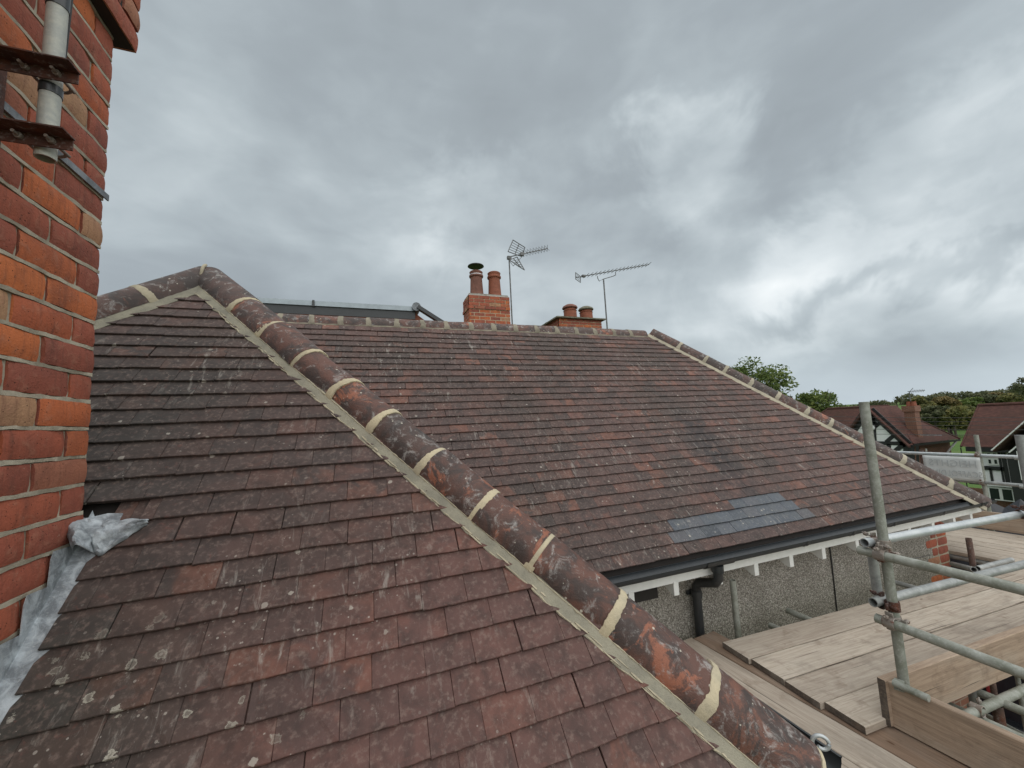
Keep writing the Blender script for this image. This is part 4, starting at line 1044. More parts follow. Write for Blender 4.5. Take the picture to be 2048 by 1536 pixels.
yk.tube([c1_, c1_ + Vector((.0, 0, -.07)), c1_ + Vector((.05, 0, -.16)), Vector((mtop.x, Y2, mtop.z - .0)), c2_ + Vector((-.1, 0, -.13)), c2_ + Vector((0, 0, -.08)), c2_], .012, 8)
dip = MB(); c = bA.lerp(bB, .1); dip.box(tuple(c - Vector((.07, .04, .03))), tuple(c + Vector((.05, .04, .03))))
aer('long yagi tv aerial on a cradle mast right of the squat chimney', (mtop.x, Y2, mbot.z - .6), Y2, [('mast', mast), ('boom', boom), ('reflector', rb), ('cradle', yk), ('junction_box', dip)] + elem)

# ================================================================== SCAFFOLD
XA, YA = math.radians(-2.68), math.radians(3.95)
XD = Vector((math.cos(XA), math.sin(XA), 0)); YD = Vector((-math.sin(YA), math.cos(YA), 0))
sc = empty('scaffold', (2.735, 1.447, -5.8)); tag(sc, 'tube and clamp scaffold wrapped round the right hand corner of the house', 'scaffold')
def sobj(mb, name, mat, sm=True): o = mb.obj(name, mat, sc, sm); o.location = -sc.location; return o
TR = .02415
def tube(name, a, b_, mat='galvanised'):
    a = Vector(a); b_ = Vector(b_); m = MB(); m.pipe(a, b_, TR, TR - .004, 20); return sobj(m, name, mat)
S1 = Vector((2.735, 1.447, 0))
tube('standard', (S1.x, S1.y, -5.8), (S1.x, S1.y, .035), 'mossy_tube')
def coupler(c, d1, d2, rs=0):
    """right-angle clamp joining tube along d1 and tube along d2, centre c"""
    c = Vector(c); d1 = Vector(d1).normalized(); d2 = Vector(d2).normalized(); n = d1.cross(d2).normalized(); b = MB()
    for d, s in ((d1, -1), (d2, 1)):
        cc = c + n * s * TR * 1.05; b.pipe(cc - d * .026, cc + d * .026, TR + .007, TR + .001, 14)
        o_ = d.cross(n).normalized()
        b.tube([cc + o_ * (TR + .004) - n * s * .01, cc + o_ * (TR + .018) + n * s * .055], .0055, 6)
        b.tube([cc + o_ * (TR + .012) + n * s * .026, cc + o_ * (TR + .015) + n * s * .044], .0125, 6)
        b.bar(cc + o_ * TR - n * s * .004, cc + o_ * (TR + .03) - n * s * .002, .036, .010, n)
        b.bar(cc - o_ * TR, cc - o_ * (TR + .013), .03, .022, n)
    o = sobj(b, 'coupler', 'coupler_steel' if rs % 2 == 0 else 'rusty_steel'); bevel(o, .002); return o
def P_on(base, d, s, z): p = base + d * s; return Vector((p.x, p.y, z))
ZX1, ZX2, ZY1, ZY2 = -.775, -1.105, -.825, -1.185
bx = Vector((2.735, 1.447 + 2 * TR, 0)); by = Vector((2.735 - 2 * TR, 1.447, 0))
tube('guard_rail', P_on(bx, XD, -.078, ZX1 + .006), P_on(bx, XD, 1.52, ZX1 - .012), 'galvanised_bright')
tube('guard_rail', P_on(bx, XD, -.075, ZX2 + .01), P_on(bx, XD, 2.6, ZX2 - .02), 'galvanised')
tube('guard_rail', P_on(by, YD, .10, ZY1), P_on(by, YD, -2.6, ZY1 - .06), 'mossy_tube')
tube('guard_rail', P_on(by, YD, .06, ZY2), P_on(by, YD, -2.6, ZY2 - .12), 'mossy_tube')
for z, dd, off, rs in ((ZX1, XD, Vector((0, TR, 0)), 0), (ZX2, XD, Vector((0, TR, 0)), 1), (ZY1, YD, Vector((-TR, 0, 0)), 2), (ZY2, YD, Vector((-TR, 0, 0)), 4)):
    coupler(Vector((2.735, 1.447, z)) + off, (0, 0, 1), dd, rs)
e = aty((1750, 1150), 1.56); tube('standard', (e.x, 1.56, -1.13), (e.x, 1.56, -.86), 'galvanised')
S3 = P_on(S1, XD, 1.49, 0) + Vector((0, -.02, 0))
tube('standard', (S3.x, S3.y, -5.8), (S3.x, S3.y, -.24), 'galvanised'); coupler(Vector((S3.x, S3.y, ZX1)) + Vector((0, TR, 0)), (0, 0, 1), XD, 1)
# ledger under the deck, its cross tube and the legs below
lb = Vector((2.72, 1.43, 0))
tube('ledger', P_on(lb, XD, -.3, -1.775), P_on(lb, XD, 3.2, -1.775), 'mossy_tube')
yl_ = P_on(lb, XD, .57, 0)
tube('transom', P_on(yl_, YD, 1.2, -1.815 + .0), P_on(yl_, YD, -2.2, -1.83), 'mossy_tube')
tube('ledger', (-1, .1, -1.775), (2.0, .1, -1.775)) ; tube('transom', (1.7, 2.5, -1.80), (2.65, 2.5, -1.80)); tube('transom', (1.7, .3, -1.80), (3.0, .3, -1.80))
p = aty((1955, 1440), 1.50); tube('standard', (p.x, 1.5, -5.8), (p.x, 1.5, -1.72), 'galvanised')
p = aty((2000, 1445), 1.40); tube('standard', (p.x, 1.40, -5.8), (p.x, 1.40, -1.80), 'rusty_tube')
p1, p2 = atz((1975, 1432), -3.2), atz((2060, 1478), -3.2); tube('ledger', p1 + (p1 - p2) * .5, p2 + (p2 - p1) * 1.0, 'mossy_tube')
coupler((yl_.x, yl_.y, -1.795), XD, YD, 0)
for k in range(4):
    q = P_on(Vector((3.2 + k * .95, 2.60, 0)), YD, 0, -1.765); e = aty(((1572, 1219), (1790, 1162))[min(k, 1)], 2.66)
for px_, py_ in ((1575, 1221), (1792, 1165)):
    e = aty((px_, py_), 2.60); tube('transom', e, e - YD * 1.4 + Vector((0, 0, -.05)), 'galvanised' if px_ > 1600 else 'mossy_tube')
e = aty((1465, 1160), 2.56); tube('standard', (e.x, 2.56, -5.8), (e.x, 2.56, e.z), 'mossy_tube')
# far corner: rusty stub, posts and guard rails beyond the hip
e = aty((1935, 1077), 2.33); tube('standard', (e.x + .02, 2.33, -5.8), (e.x + .02, 2.33, e.z), 'rusty_tube')
XR = 7.9
pT, pB2 = atx((1963, 870), XR), atx((1975, 1000), XR)
tube('standard', (XR, 2.93, -5.8), (XR, 2.93, pT.z), 'mossy_tube')
zr1, zr2 = atx((1966, 912), XR - .05).z, atx((1972, 966), XR - .05).z
tube('guard_rail', (XR - .055, 5.2, zr1), (XR - .055 + .05, 2.2, zr1), 'galvanised_bright'); tube('guard_rail', (XR - .055, 5.2, zr2), (XR + .0, 2.0, zr2), 'galvanised')
tube('guard_rail', (XR - .055, 2.6, zr1 - .01), (XR + .02, .8, zr1 - .01)); tube('guard_rail', (XR - .055, 2.6, zr2 - .01), (XR + .02, .8, zr2 - .01))
coupler((XR - .03, 2.93, zr1), (0, 0, 1), YD, 0); coupler((XR - .03, 2.93, zr2), (0, 0, 1), YD, 0)
p = atx((1843, 905), XR); tube('standard', (XR, p.y, -5.8), (XR, p.y, zr1 + .05), 'rusty_tube')
tube('ledger', (6.35, 5.0, -1.79), (6.5, .8, -1.79)); tube('ledger', (7.7, 5.0, -1.79), (7.8, .8, -1.79))
e1_, e2_ = aty((1905, 1128), 2.5), aty((1948, 1139), 2.2); tube('transom', e1_, e2_, 'galvanised')
e1_, e2_ = aty((1955, 1137), 2.25), aty((1990, 1128), 2.25); tube('transom', e1_, e2_ + (e2_ - e1_), 'galvanised')
# thin tie wire from coupler to the brick corner
e1_, e2_ = Vector((2.76, 1.50, -.85)), aty((1862, 1110), WY - .01)
b = MB(); m_ = e1_.lerp(e2_, .5) - Vector((0, 0, .03)); b.tube([e1_, m_, e2_], .003, 6); o = sobj(b, 'tie_wire', 'cable')

# ---- boards
def board(p, d, L, W, T=.038, mat='board', label='', group=None, up=Vector((0, 0, 1)), name='scaffold_board', rs=0, cat='board'):
    """p = start centre of the top face's near edge line, d along, W to the left of d"""
    p = Vector(p); d = Vector(d).normalized(); side_ = up.cross(d).normalized(); rr = random.Random(rs); n = 14; b = MB(); vs = []
    ch_ = .004
    for i in range(n + 1):
        x = L * i / n; sag = .0025 * nz((x * 1.3, rs, 2)); jt_ = .0015 * nz((x * 3, rs, 8))
        for y, z in ((0, -T), (0, -ch_), (ch_, 0), (W * .5, -.001), (W - ch_, 0), (W, -ch_), (W, -T)):
            vs.append((x, y + (jt_ if y < W / 2 else -jt_) , z + sag + (.002 * nz((x * 2.2, y * 9, rs)) if z == 0 else 0)))
    S = 7; fs = [(i * S + k, i * S + (k + 1) % S, (i + 1) * S + (k + 1) % S, (i + 1) * S + k) for i in range(n) for k in range(S)]
    fs += [tuple(range(S))[::-1], tuple(range(n * S, (n + 1) * S))]
    b.add(vs, [f[::-1] for f in fs]); me = b.mesh(name, mat); me.materials.append(MATS['board_end'])
    for pl in me.polygons:
        if len(pl.vertices) == S: pl.material_index = 1
    o = link(name, me); M = Matrix((d, side_, up)).transposed().to_4x4(); M.translation = p; o.matrix_world = M
    tag(o, label, cat, group); return o
ends = [(2.482, 2.422), (2.465, 2.188), (2.460, 1.945), (2.462, 1.722), (2.470, 1.508)]
lab = ['weathered scaffold board of the right platform closest to the pebbledashed wall', 'second scaffold board out from the pebbledashed wall, grey and scratched',
       'scaffold board with a green painted stripe, third out from the pebbledashed wall', 'outermost flat board of the right platform, running under the upright pole']
for i in range(4):
    x1_, y1_ = ends[i + 1]; W_ = ends[i][1] - y1_ - .008
    board((x1_ + (.0, .012, -.004, .006)[i], y1_ + .004, -1.700 - (.0, .002, .004, 0)[i]), XD, 3.9, W_, label=lab[i], group='boards of the right hand platform', rs=i + 1, mat='board_pale' if i % 2 else 'board')
# boards of the platform running beside the wing
lab = ['scaffold board lying beside the toe board, partly under the board ends', 'narrowly visible scaffold board between the hip tiles and the board ends', 'third board of the side platform, almost hidden under the hip tiles', 'fourth board of the side platform, against the wing gutter']
for i in range(4):
    q = Vector((2.70 - i * .232, 1.38, -1.745))
    board(P_on(q, YD, -2.9, -1.745), YD, 4.15, .225, label=lab[i], group='boards of the side platform', rs=20 + i, mat='board_brown' if i == 0 else 'board')
# extra board shown browner, under the ends
for i in range(3):
    W_ = .222
# toe boards
board((2.632 + .03, 1.49, -1.735), -YD, 3.2, .235, label='long knotty toe board standing on edge at the lower right corner', group='toe boards', up=Vector((1, .0, 0)).cross(YD).cross(-YD) if False else Vector((-YD.y, YD.x, 0)) * 1, name='toe_board', rs=31, mat='toe_board', cat='toe board')
board((2.64, 1.482, -1.73), XD, 2.9, .235, label='toe board standing on edge behind the upright pole along the right platform', group='toe boards', up=Vector((XD.y, -XD.x, 0)), name='toe_board', rs=33, mat='toe_board', cat='toe board')
# far platform
labf = ['outermost pale board of the far platform beside its toe board', 'second pale board in from the far toe board', 'third pale board in from the far toe board', 'fourth pale board in, crossed by the rusty stub post', 'fifth pale board in from the far toe board', 'innermost pale board of the far platform, nearest the brick corner']
fb = Vector((7.80, 3.1, 0))
for i in range(6):
    q = Vector((7.80 - i * .238, 3.1, 0)); board(P_on(q, YD, -2.6, -1.72), YD, 4.4, .222, label=labf[i], group='boards of the far platform', rs=50 + i, mat='board_pale')
board(P_on(Vector((7.84, 3.1, 0)), YD, 1.8, -1.715), -YD, 4.2, .235, label='brown toe board along the outside of the far platform', group='toe boards', up=Vector((-YD.y, YD.x, 0)), name='toe_board', rs=61, mat='toe_board', cat='toe board')
bpy.data.objects  # keep
# board retaining clip on the toe board corner
b = MB(); c = Vector((2.655, 1.40, -1.487)); b.tube([c + YD * .05, c - YD * .09], .018, 10); b.bar(c + Vector((0, .03, -.03)), c + Vector((.05, .05, .0)), .04, .01); sobj(b, 'board_clip', 'mossy_tube')

# ================================================================== BANNER
XB = XR - .09
pA_, pB_ = atx((1848, 918), XB), atx((1964, 960), XB)
y0, y1 = atx((1962, 930), XB).y, atx((1846, 920), XB).y
bn = MB(); vs = []; NU, NV = 14, 8; zt0, zb0 = zr1 - .02, zr2 + .015
for i in range(NU + 1):
    for j in range(NV + 1):
        u, v = i / NU, j / NV; vs.append((XB + .012 * nz((u * 4, v * 3, 0)), y1 + (y0 - y1) * u, zt0 + (zb0 - zt0) * v))
bn.add(vs, [(i * (NV + 1) + j, i * (NV + 1) + j + 1, (i + 1) * (NV + 1) + j + 1, (i + 1) * (NV + 1) + j) for i in range(NU) for j in range(NV)])
bo = bn.obj('banner', 'vinyl', None, True); tag(bo, 'white sign banner seen from behind, lettering showing through reversed, tied between two rails', 'banner')
sm = bo.modifiers.new('solid', 'SOLIDIFY'); sm.thickness = .003
for txt, zc3, sz in (('HEIGHTS', .70, .125), ('SCAFFOLDING', .27, .115)):
    cu = bpy.data.curves.new('lettering', 'FONT'); cu.body = txt; cu.size = sz; cu.align_x = 'CENTER'; cu.align_y = 'CENTER'; cu.extrude = .0005; cu.space_character = 1.05
    tmp = bpy.data.objects.new('lettering_curve', cu); lme = bpy.data.meshes.new_from_object(tmp); bpy.data.objects.remove(tmp); lme.name = 'lettering'; lme.materials.clear(); lme.materials.append(MATS['print_grey'])
    o = bpy.data.objects.new('lettering', lme); COL.objects.link(o); o.parent = bo
    o.rotation_euler = (PI / 2, 0, PI / 2); o.location = (XB - .018, (y0 + y1) / 2 - .02, zb0 + (zt0 - zb0) * zc3); o.scale = (.72 if len(txt) > 8 else .95, 1, 1)

# ================================================================== THINGS ON THE GROUND
def car(loc, rz, paint, label):
    r = empty('parked_car', loc); r.rotation_euler = (0, 0, rz); tag(r, label, 'car')
    b = MB(); prof = [(-2.1, .35), (-2.15, .75), (-1.95, .95), (-1.3, 1.0), (-.75, 1.02), (1.2, 1.05), (1.95, .98), (2.1, .7), (2.1, .35)]
    b.prism([(x, -.85, z) for x, z in prof], (0, 1.7, 0)); o = b.obj('body', paint, r); bevel(o, .06, 3)
    b = MB(); cp = [(-.85, 1.0, .80), (-.25, 1.42, .62), (.95, 1.45, .62), (1.75, 1.02, .78)]
    vs = [(x, -w_, z) for x, z, w_ in cp] + [(x, w_, z) for x, z, w_ in cp]; b.add(vs, [(0, 1, 5, 4), (1, 2, 6, 5), (2, 3, 7, 6), (0, 3, 2, 1), (4, 5, 6, 7)]); b.obj('windows', 'window_glass', r)
    b = MB(); b.box((-.2, -.6, 1.435), (.92, .6, 1.475)); o = b.obj('roof', paint, r); bevel(o, .02, 2)
    for x in (-1.35, 1.3):
        for y in (-.86, .86):
            b = MB(); b.tube([(x, y - .09, .32), (x, y + .09, .32)], .32, 18); wo_ = b.obj('wheel', 'tyre', r, True)
            b = MB(); b.tube([(x, y - .095, .32), (x, y + .095, .32)], .19, 12); b.obj('rim', 'galvanised', wo_)
    for y in (-.6, .6): b = MB(); b.box((-2.17, y - .18, .62), (-2.05, y + .18, .76)); b.obj('headlight', 'window_glass', r)
c = atz((2110, 1400), -5.3); car((c.x, c.y, terrain(c.x, c.y)), math.radians(20), 'car_black', 'black car parked on the gravel below the scaffold')
# crumpled black sheeting over a pile past the far platform
p = atx((2035, 1030), 11.0); b = MB(); vs = []; N = 16; zg = terrain(p.x, p.y)
for i in range(N + 1):
    for j in range(N + 1):
        u, v = i / N - .5, j / N - .5; R_ = max(abs(u), abs(v)) * 2; h = (1 - R_ ** 3)
        vs.append((p.x + u * 3.2, p.y + v * 3.4, zg + (p.z - zg) * h * (1 + .05 * nz((u * 9, v * 9, 0)) * 2) + .12 * nz((u * 22, v * 16, 4)) * h))
b.add(vs, [(i * (N + 1) + j, (i + 1) * (N + 1) + j, (i + 1) * (N + 1) + j + 1, i * (N + 1) + j + 1) for i in range(N) for j in range(N)])
o = b.obj('tarpaulin', 'tarpaulin', None, False); tag(o, 'crumpled shiny black tarpaulin over a pile beyond the far platform', 'tarpaulin')
p = atz((1962, 1118), -4.75); car((p.x, p.y, p.z - 1.42), math.radians(75), 'car_blue', 'dark blue car glimpsed through the gap beside the brick corner')
p = atz((1972, 1425), -5.0); rb_ = empty('trolley', (p.x, p.y, -5.8)); tag(rb_, 'red tubular hand trolley on the gravel under the scaffold', 'trolley')
b = MB(); b.tube([(-.25, 0, .1), (-.25, .02, 1.1), (-.2, .03, 1.2), (.2, .03, 1.2), (.25, .02, 1.1), (.25, 0, .1)], .035, 8)
for z in (.35, .6, .85): b.tube([(-.25, 0, z), (.25, 0, z)], .03, 8)
b.obj('frame', 'red_plastic', rb_, True); b = MB(); b.box((-.28, -.32, .04), (.28, 0, .08)); b.obj('toe_plate', 'red_plastic', rb_)
for s in (-1, 1): b = MB(); b.tube([(s * .28, .1, .15), (s * .36, .1, .15)], .14, 14); b.obj('wheel', 'tyre', rb_, True)

# ================================================================== FAR HOUSES
def gable_tri(y0, y1, yc, z0, z1): return None
h1 = empty('tudor_house', (35, 18, -8.7)); tag(h1, 'mock tudor house with a black and white gable and a chimney, left of the pair', 'house')
def fo(mb, name, mat, root, parent=None): return robj(mb, name, mat, parent, False, root)
XF = 35.0
ap = atx((1737, 814), XF); cr1 = atx((1818, 888), XF); zE = cr1.z; yR = cr1.y; yA = ap.y; yL = 2 * yA - yR; zA = ap.z
XK = 41.2; y2L = 25.5
# main hipped roof
b = MB(); yr0 = yR - .1; xm = (XF + .3 + XK) / 2; zR = zA + .02; ins_ = 2.5
V = [(XF + .3, yr0, zE), (XK, yr0, zE), (XK, y2L, zE), (XF + .3, y2L, zE), (xm, yr0 + ins_, zR), (xm, y2L - ins_, zR)]
b.add(V, [(0, 1, 4), (1, 2, 5, 4), (2, 3, 5), (3, 0, 4, 5), (3, 2, 1, 0)]); fo(b, 'roof', 'far_roof', h1)
b = MB(); b.tube([V[4], V[5]], .10, 8); b.tube([V[1], V[4]], .07, 8); b.tube([V[0], V[4]], .05, 8); b.tube([V[3], V[5]], .07, 8); fo(b, 'ridge_tiles', 'far_roof', h1)
# cross gable roof
b = MB(); ov = .35; sl_ = (zA - zE) / (yA - yR)
b.prism([(XF - .35, yR - ov * .3, zE - .1), (XF - .35, yA, zA + .03), (XF - .35, yL + ov, zE - .3), (XF - .35, yL + ov, zE - .42), (XF - .35, yA, zA - .12), (XF - .35, yR - ov * .3, zE - .22)], (3.8, 0, 0)); fo(b, 'gable_roof', 'far_roof', h1)
b = MB(); b.box((XF + .25, yR + .3, -8.8), (XK - .4, y2L - .4, zE)); fo(b, 'brick_wall', 'far_brick', h1)
b = MB(); b.prism([(XF, yR + .35, -8.8), (XF, yL - .35, -8.8), (XF, yL - .35, zE), (XF, yA, zA - .3), (XF, yR + .35, zE)], (.3, 0, 0)); gw = fo(b, 'white_gable', 'far_white', h1)
def timber(p, q, w_=.16, X=XF, root=h1, parent=None, mat='black_paint'):
    A = atx(p, X - .04); B = atx(q, X - .04); m = MB(); m.bar(A, B, w_, .07, (1, 0, 0)) if False else m.prism([A, B, B + Vector((0, 0, 0)), A], (0, 0, 0)) if False else None
    d = (B - A).normalized(); s_ = Vector((0, -d.z, d.y)) * (w_ * .66); m = MB(); m.prism([A - s_, B - s_, B + s_, A + s_], (.06, 0, 0)); fo(m, 'timber', mat, root, parent or gw)
for p, q, w_ in (((1740, 820), (1816, 890), .42), ((1734, 820), (1700, 868), .42), ((1745, 826), (1752, 960), .22), ((1742, 886), (1812, 887), .20), ((1700, 880), (1742, 884), .20), ((1756, 852), (1741, 836), .16), ((1745, 858), (1758, 847), .16),
                 ((1772, 884), (1786, 872), .18), ((1777, 888), (1778, 925), .18), ((1787, 905), (1806, 889), .22), ((1812, 888), (1814, 950), .25), ((1823, 890), (1826, 950), .18), ((1742, 908), (1815, 909), .18), ((1834, 888), (1836, 950), .1)):
    timber(p, q, w_)
def window(root, parent, X, px0, py0, px1, py1, cols, rows=1, name='window'):
    A, B = atx((px0, py0), X), atx((px1, py1), X); f = MB(); x = X - .08; ya, yb, za, zb2 = A.y, B.y, A.z, B.z
    if ya < yb: ya, yb = yb, ya
    if zb2 > za: za, zb2 = zb2, za
    m = MB(); m.box((x, yb, zb2), (x + .05, ya, za)); wo2 = fo(m, name, 'white_paint', root, parent)
    cw_ = (ya - yb) / cols; rh_ = (za - zb2) / rows
    gl = MB()
    for i in range(cols):
        for j in range(rows): gl.box((x - .012, yb + cw_ * i + .07, zb2 + rh_ * j + .07), (x - .002, yb + cw_ * (i + 1) - .07, zb2 + rh_ * (j + 1) - .07))
    fo(gl, 'glass', 'window_glass', root, wo2); return wo2
window(h1, None, XF, 1757, 890, 1775, 930, 2)
b = MB(); p = atx((1743, 855), XF - .1); b.tube([p, p - Vector((.08, 0, 0))], .22, 16); fo(b, 'satellite_dish', 'far_white', h1)
# chimney of the first house
pc_ = ray(1825, 872); kx = 36.7; b0 = atx((1826, 875), kx); bt = atx((1823, 822), kx)
w2_ = .30; b = MB(); b.box((kx, b0.y - w2_, b0.z - 1), (kx + .6, b0.y + w2_, bt.z)); cc = fo(b, 'chimney', 'far_brick', h1)
b = MB(); b.box((kx - .07, b0.y - w2_ - .07, bt.z - .05), (kx + .67, b0.y + w2_ + .07, bt.z + .38)); fo(b, 'corbel', 'far_brick', h1, cc)
b = MB(); b.lathe((kx + .4, b0.y + .12, bt.z + .38), [(.16, 0), (.13, .28), (.15, .32)], 12); b.lathe((kx + .4, b0.y - .15, bt.z + .38), [(.16, 0), (.13, .28), (.15, .32)], 12); fo(b, 'chimney_pots', 'terracotta', h1, cc)
b = MB(); q = atx((1844, 879), XF + .4); b.prism([(XF + .9, q.y - .5, zE + .55), (XF + .9, q.y + .3, zE + .55), (XF + 1.7, q.y + .3, zE + .5), (XF + 1.7, q.y - .5, zE + .5)], (0, 0, .06)); fo(b, 'lead_flashing', 'lead', h1)
# side eave fascia, downpipe
b = MB(); b.box((XF + .3, yr0 - .04, zE - .16), (XK, yr0 + .02, zE - .02)); fo(b, 'fascia', 'black_paint', h1)
b = MB(); yq = yR + .24; e = aty((1900, 885), yq); b.tube([(e.x, yr0 + .0, zE - .15), (e.x - .5, yq, zE - .9), (e.x - .5, yq, -8.7)], .07, 8); fo(b, 'downpipe', 'far_white', h1)
b = MB(); e = aty((1851, 900), yq); b.box((e.x - .1, yq - .05, e.z - .1), (e.x + .1, yq + .0, e.z + .1)); fo(b, 'floodlight', 'far_white', h1)
ka = atx((1822, 815), kx + .4)
b1 = MB(); b1.tube([(kx + .4, b0.y, bt.z + .3), (kx + .4, b0.y, atx((1820, 783), kx + .4).z)], .03, 6)
A_, B_ = atx((1815, 783), kx + .4), atx((1850, 781), kx + .4); b2 = MB(); b2.tube([A_, B_], .022, 6); b3 = []
for k in range(8): m = MB(); c = A_.lerp(B_, .3 + k * .09); m.tube([c - Vector((.1, 0, .10)), c + Vector((.1, 0, .10))], .014, 4); b3.append(('director', m))
m = MB(); m.tube([atx((1826, 776), kx + .4), atx((1820, 783), kx + .4), atx((1827, 790), kx + .4)], .02, 4)
aer('small faint tv aerial on the chimney of the far tudor house', (kx + .4, b0.y, bt.z + .3), 0, [('mast', b1), ('boom', b2), ('reflector', m)] + b3)

h2 = empty('tudor_house', (38, 12, -8.7)); tag(h2, 'mock tudor house with projecting black gable at the right edge of the picture', 'house')
X2 = 36.5; eL, eR = atx((1922, 893), X2), atx((2010, 897), X2); rL = atx((1957, 811), X2 + 3.3)
zE2 = eL.z
b = MB(); yE = -4; b.prism([(X2, eL.y, zE2), (X2 + 3.3, rL.y, rL.z), (X2 + 6.6, eL.y, zE2)], (0, 0, .001)) if False else None
V = [(X2, eL.y, zE2), (X2 + 3.3, rL.y, rL.z), (X2 + 6.6, eL.y, zE2), (X2, yE, zE2), (X2 + 3.3, yE, rL.z), (X2 + 6.6, yE, zE2)]
b.add(V, [(0, 3, 4, 1), (0, 1, 2), (1, 4, 5, 2), (0, 2, 5, 3)]); fo(b, 'roof', 'far_roof', h2)
b = MB(); b.tube([V[1], V[4]], .12, 8); b.tube([V[0], V[1]], .06, 8); fo(b, 'ridge_tiles', 'far_roof', h2)
b = MB(); b.box((X2 + .35, yE, -8.8), (X2 + 6.2, eL.y - .5, zE2 - .02)); w2o = fo(b, 'white_wall', 'far_white', h2)
b = MB(); b.box((X2 - .02, yE, zE2 - .3), (X2 + .36, eL.y - .2, zE2 - .02)); fo(b, 'fascia', 'black_paint', h2)
XW = X2 + .35
def tb(px0, py0, px1, py1, mat='black_paint', nm='timber', X=XW, dx=.06):
    A, B = atx((px0, py0), X - .03), atx((px1, py1), X - .03); m = MB(); m.box((X - dx, min(A.y, B.y), min(A.z, B.z)), (X - .002, max(A.y, B.y), max(A.z, B.z))); return fo(m, nm, mat, h2, w2o)
tb(1922, 895, 1938, 1000); tb(1952, 897, 1972, 1000, X=XW); tb(1938, 930, 2010, 942); tb(1938, 962, 2012, 974); tb(1994, 897, 2012, 975); tb(1978, 936, 1988, 966)
tb(1930, 974, 2048, 1030, 'far_brick', 'brick_panel'); tb(2000, 897, 2022, 972)
window(h2, w2o, XW, 1972, 904, 2000, 930, 2, 2)
window(h2, w2o, XW - .5, 1976, 973, 2032, 1004, 2, 1, 'bay_window')
b = MB(); A, B = atx((1972, 968), XW - .6), atx((2036, 976), XW - .6); b.box((XW - .7, B.y, B.z), (XW, A.y, A.z)); fo(b, 'bay_roof', 'far_white', h2)
# projecting gable on the right
XG = 34.6; g0, g1 = atx((1990, 898), XG), atx((2049, 846), XG); dy_, dz_ = g1.y - g0.y, g1.z - g0.z
pk2 = (g0.y + dy_ * 1.6, g0.z + dz_ * 1.6); rt = (2 * pk2[0] - g0.y, g0.z)
b = MB(); b.prism([(XG - .3, g0.y, g0.z), (XG - .3, pk2[0], pk2[1]), (XG - .3, rt[0], rt[1]), (XG - .3, rt[0], rt[1] - .15), (XG - .3, pk2[0], pk2[1] - .15), (XG - .3, g0.y, g0.z - .15)], (4.5, 0, 0)); fo(b, 'gable_roof', 'far_roof', h2)
b = MB(); b.prism([(XG, g0.y - .4, -8.8), (XG, rt[0] + .4, -8.8), (XG, rt[0] + .4, g0.z - .3), (XG, pk2[0], pk2[1] - .25), (XG, g0.y - .4, g0.z - .35)], (2.6, 0, 0)); fo(b, 'black_gable', 'black_paint', h2)
A = atx((2025, 902), XG - .05); B = atx((2045, 960), XG - .05); b = MB(); b.box((XG - .06, atx((2046, 900), XG).y, B.z), (XG - .01, atx((2033, 900), XG).y, A.z)); fo(b, 'white_panel', 'far_white', h2)
b = MB(); b.bar((XG - .33, g0.y + .02, g0.z - .05), (XG - .33, pk2[0], pk2[1] - .05), .05, .14, (1, 0, 0)); fo(b, 'bargeboard', 'far_white', h2)
b = MB(); A = atx((2018, 905), XG - .1); B = atx((2034, 892), XG - .1); b.bar(A, B, .06, .06, (1, 0, 0)); fo(b, 'bargeboard', 'far_white', h2)

# ---- overhead cables between the houses
for i, (ya, yb) in enumerate(((835, 838), (843, 846), (851, 853), (858, 863), (868, 873))):
    A = ray(1640, ya) * 20; B = ray(2090, yb - 2) * 20; A = A + (A - B) * .5; B = B + (B - A) * .35; pts = [A.lerp(B, k / 16) - Vector((0, 0, .35 * (1 - (2 * k / 16 - 1) ** 2) * .6)) + Vector((0, 0, .21)) for k in range(17)]
    b = MB(); b.tube(pts, .011, 5); o = b.obj('overhead_cable', 'cable')
    tag(o, ('highest', 'second highest', 'middle', 'second lowest', 'lowest')[i] + ' overhead cable crossing in front of the tudor roofs', 'cable', 'overhead cables')

# ================================================================== TREES, HEDGES
def foliage(b, c, R, n, leaf, rr, flat=.8, clumps=14, shell=.55):
    cs = []
    for _ in range(clumps):
        while True:
            v = Vector((rr.uniform(-1, 1), rr.uniform(-1, 1), rr.uniform(-1, 1)))
            if .25 < v.length < 1: break
        cs.append((Vector((c[0] + v.x * R[0] * .8, c[1] + v.y * R[1] * .8, c[2] + v.z * R[2] * .8)), rr.uniform(.22, .42)))
    for i in range(n):
        cc_, s = cs[rr.randrange(clumps)]
        v = Vector((rr.gauss(0, 1), rr.gauss(0, 1), rr.gauss(0, 1))).normalized() * (rr.random() ** .45)
        p = cc_ + Vector((v.x * R[0], v.y * R[1], v.z * R[2] * flat)) * s
        a = Vector((rr.gauss(0, 1), rr.gauss(0, 1), rr.gauss(0, 1) * .6)).normalized(); t_ = a.cross(Vector((rr.gauss(0, 1), rr.gauss(0, 1), rr.gauss(0, 1)))).normalized(); L = leaf * rr.uniform(.6, 1.3)
        b.add([p - a * L, p + t_ * L * .45, p + a * L, p - t_ * L * .45], [(0, 1, 2, 3)])
def limb(b, a, c, r0, r1, rr, n=4):
    pts = [a.lerp(c, k / n) + (Vector((rr.uniform(-1, 1), rr.uniform(-1, 1), 0)) * (a - c).length * .05 if 0 < k < n else Vector((0, 0, 0))) for k in range(n + 1)]
    b.tube(pts, [r0 + (r1 - r0) * k / n for k in range(n + 1)], 7)
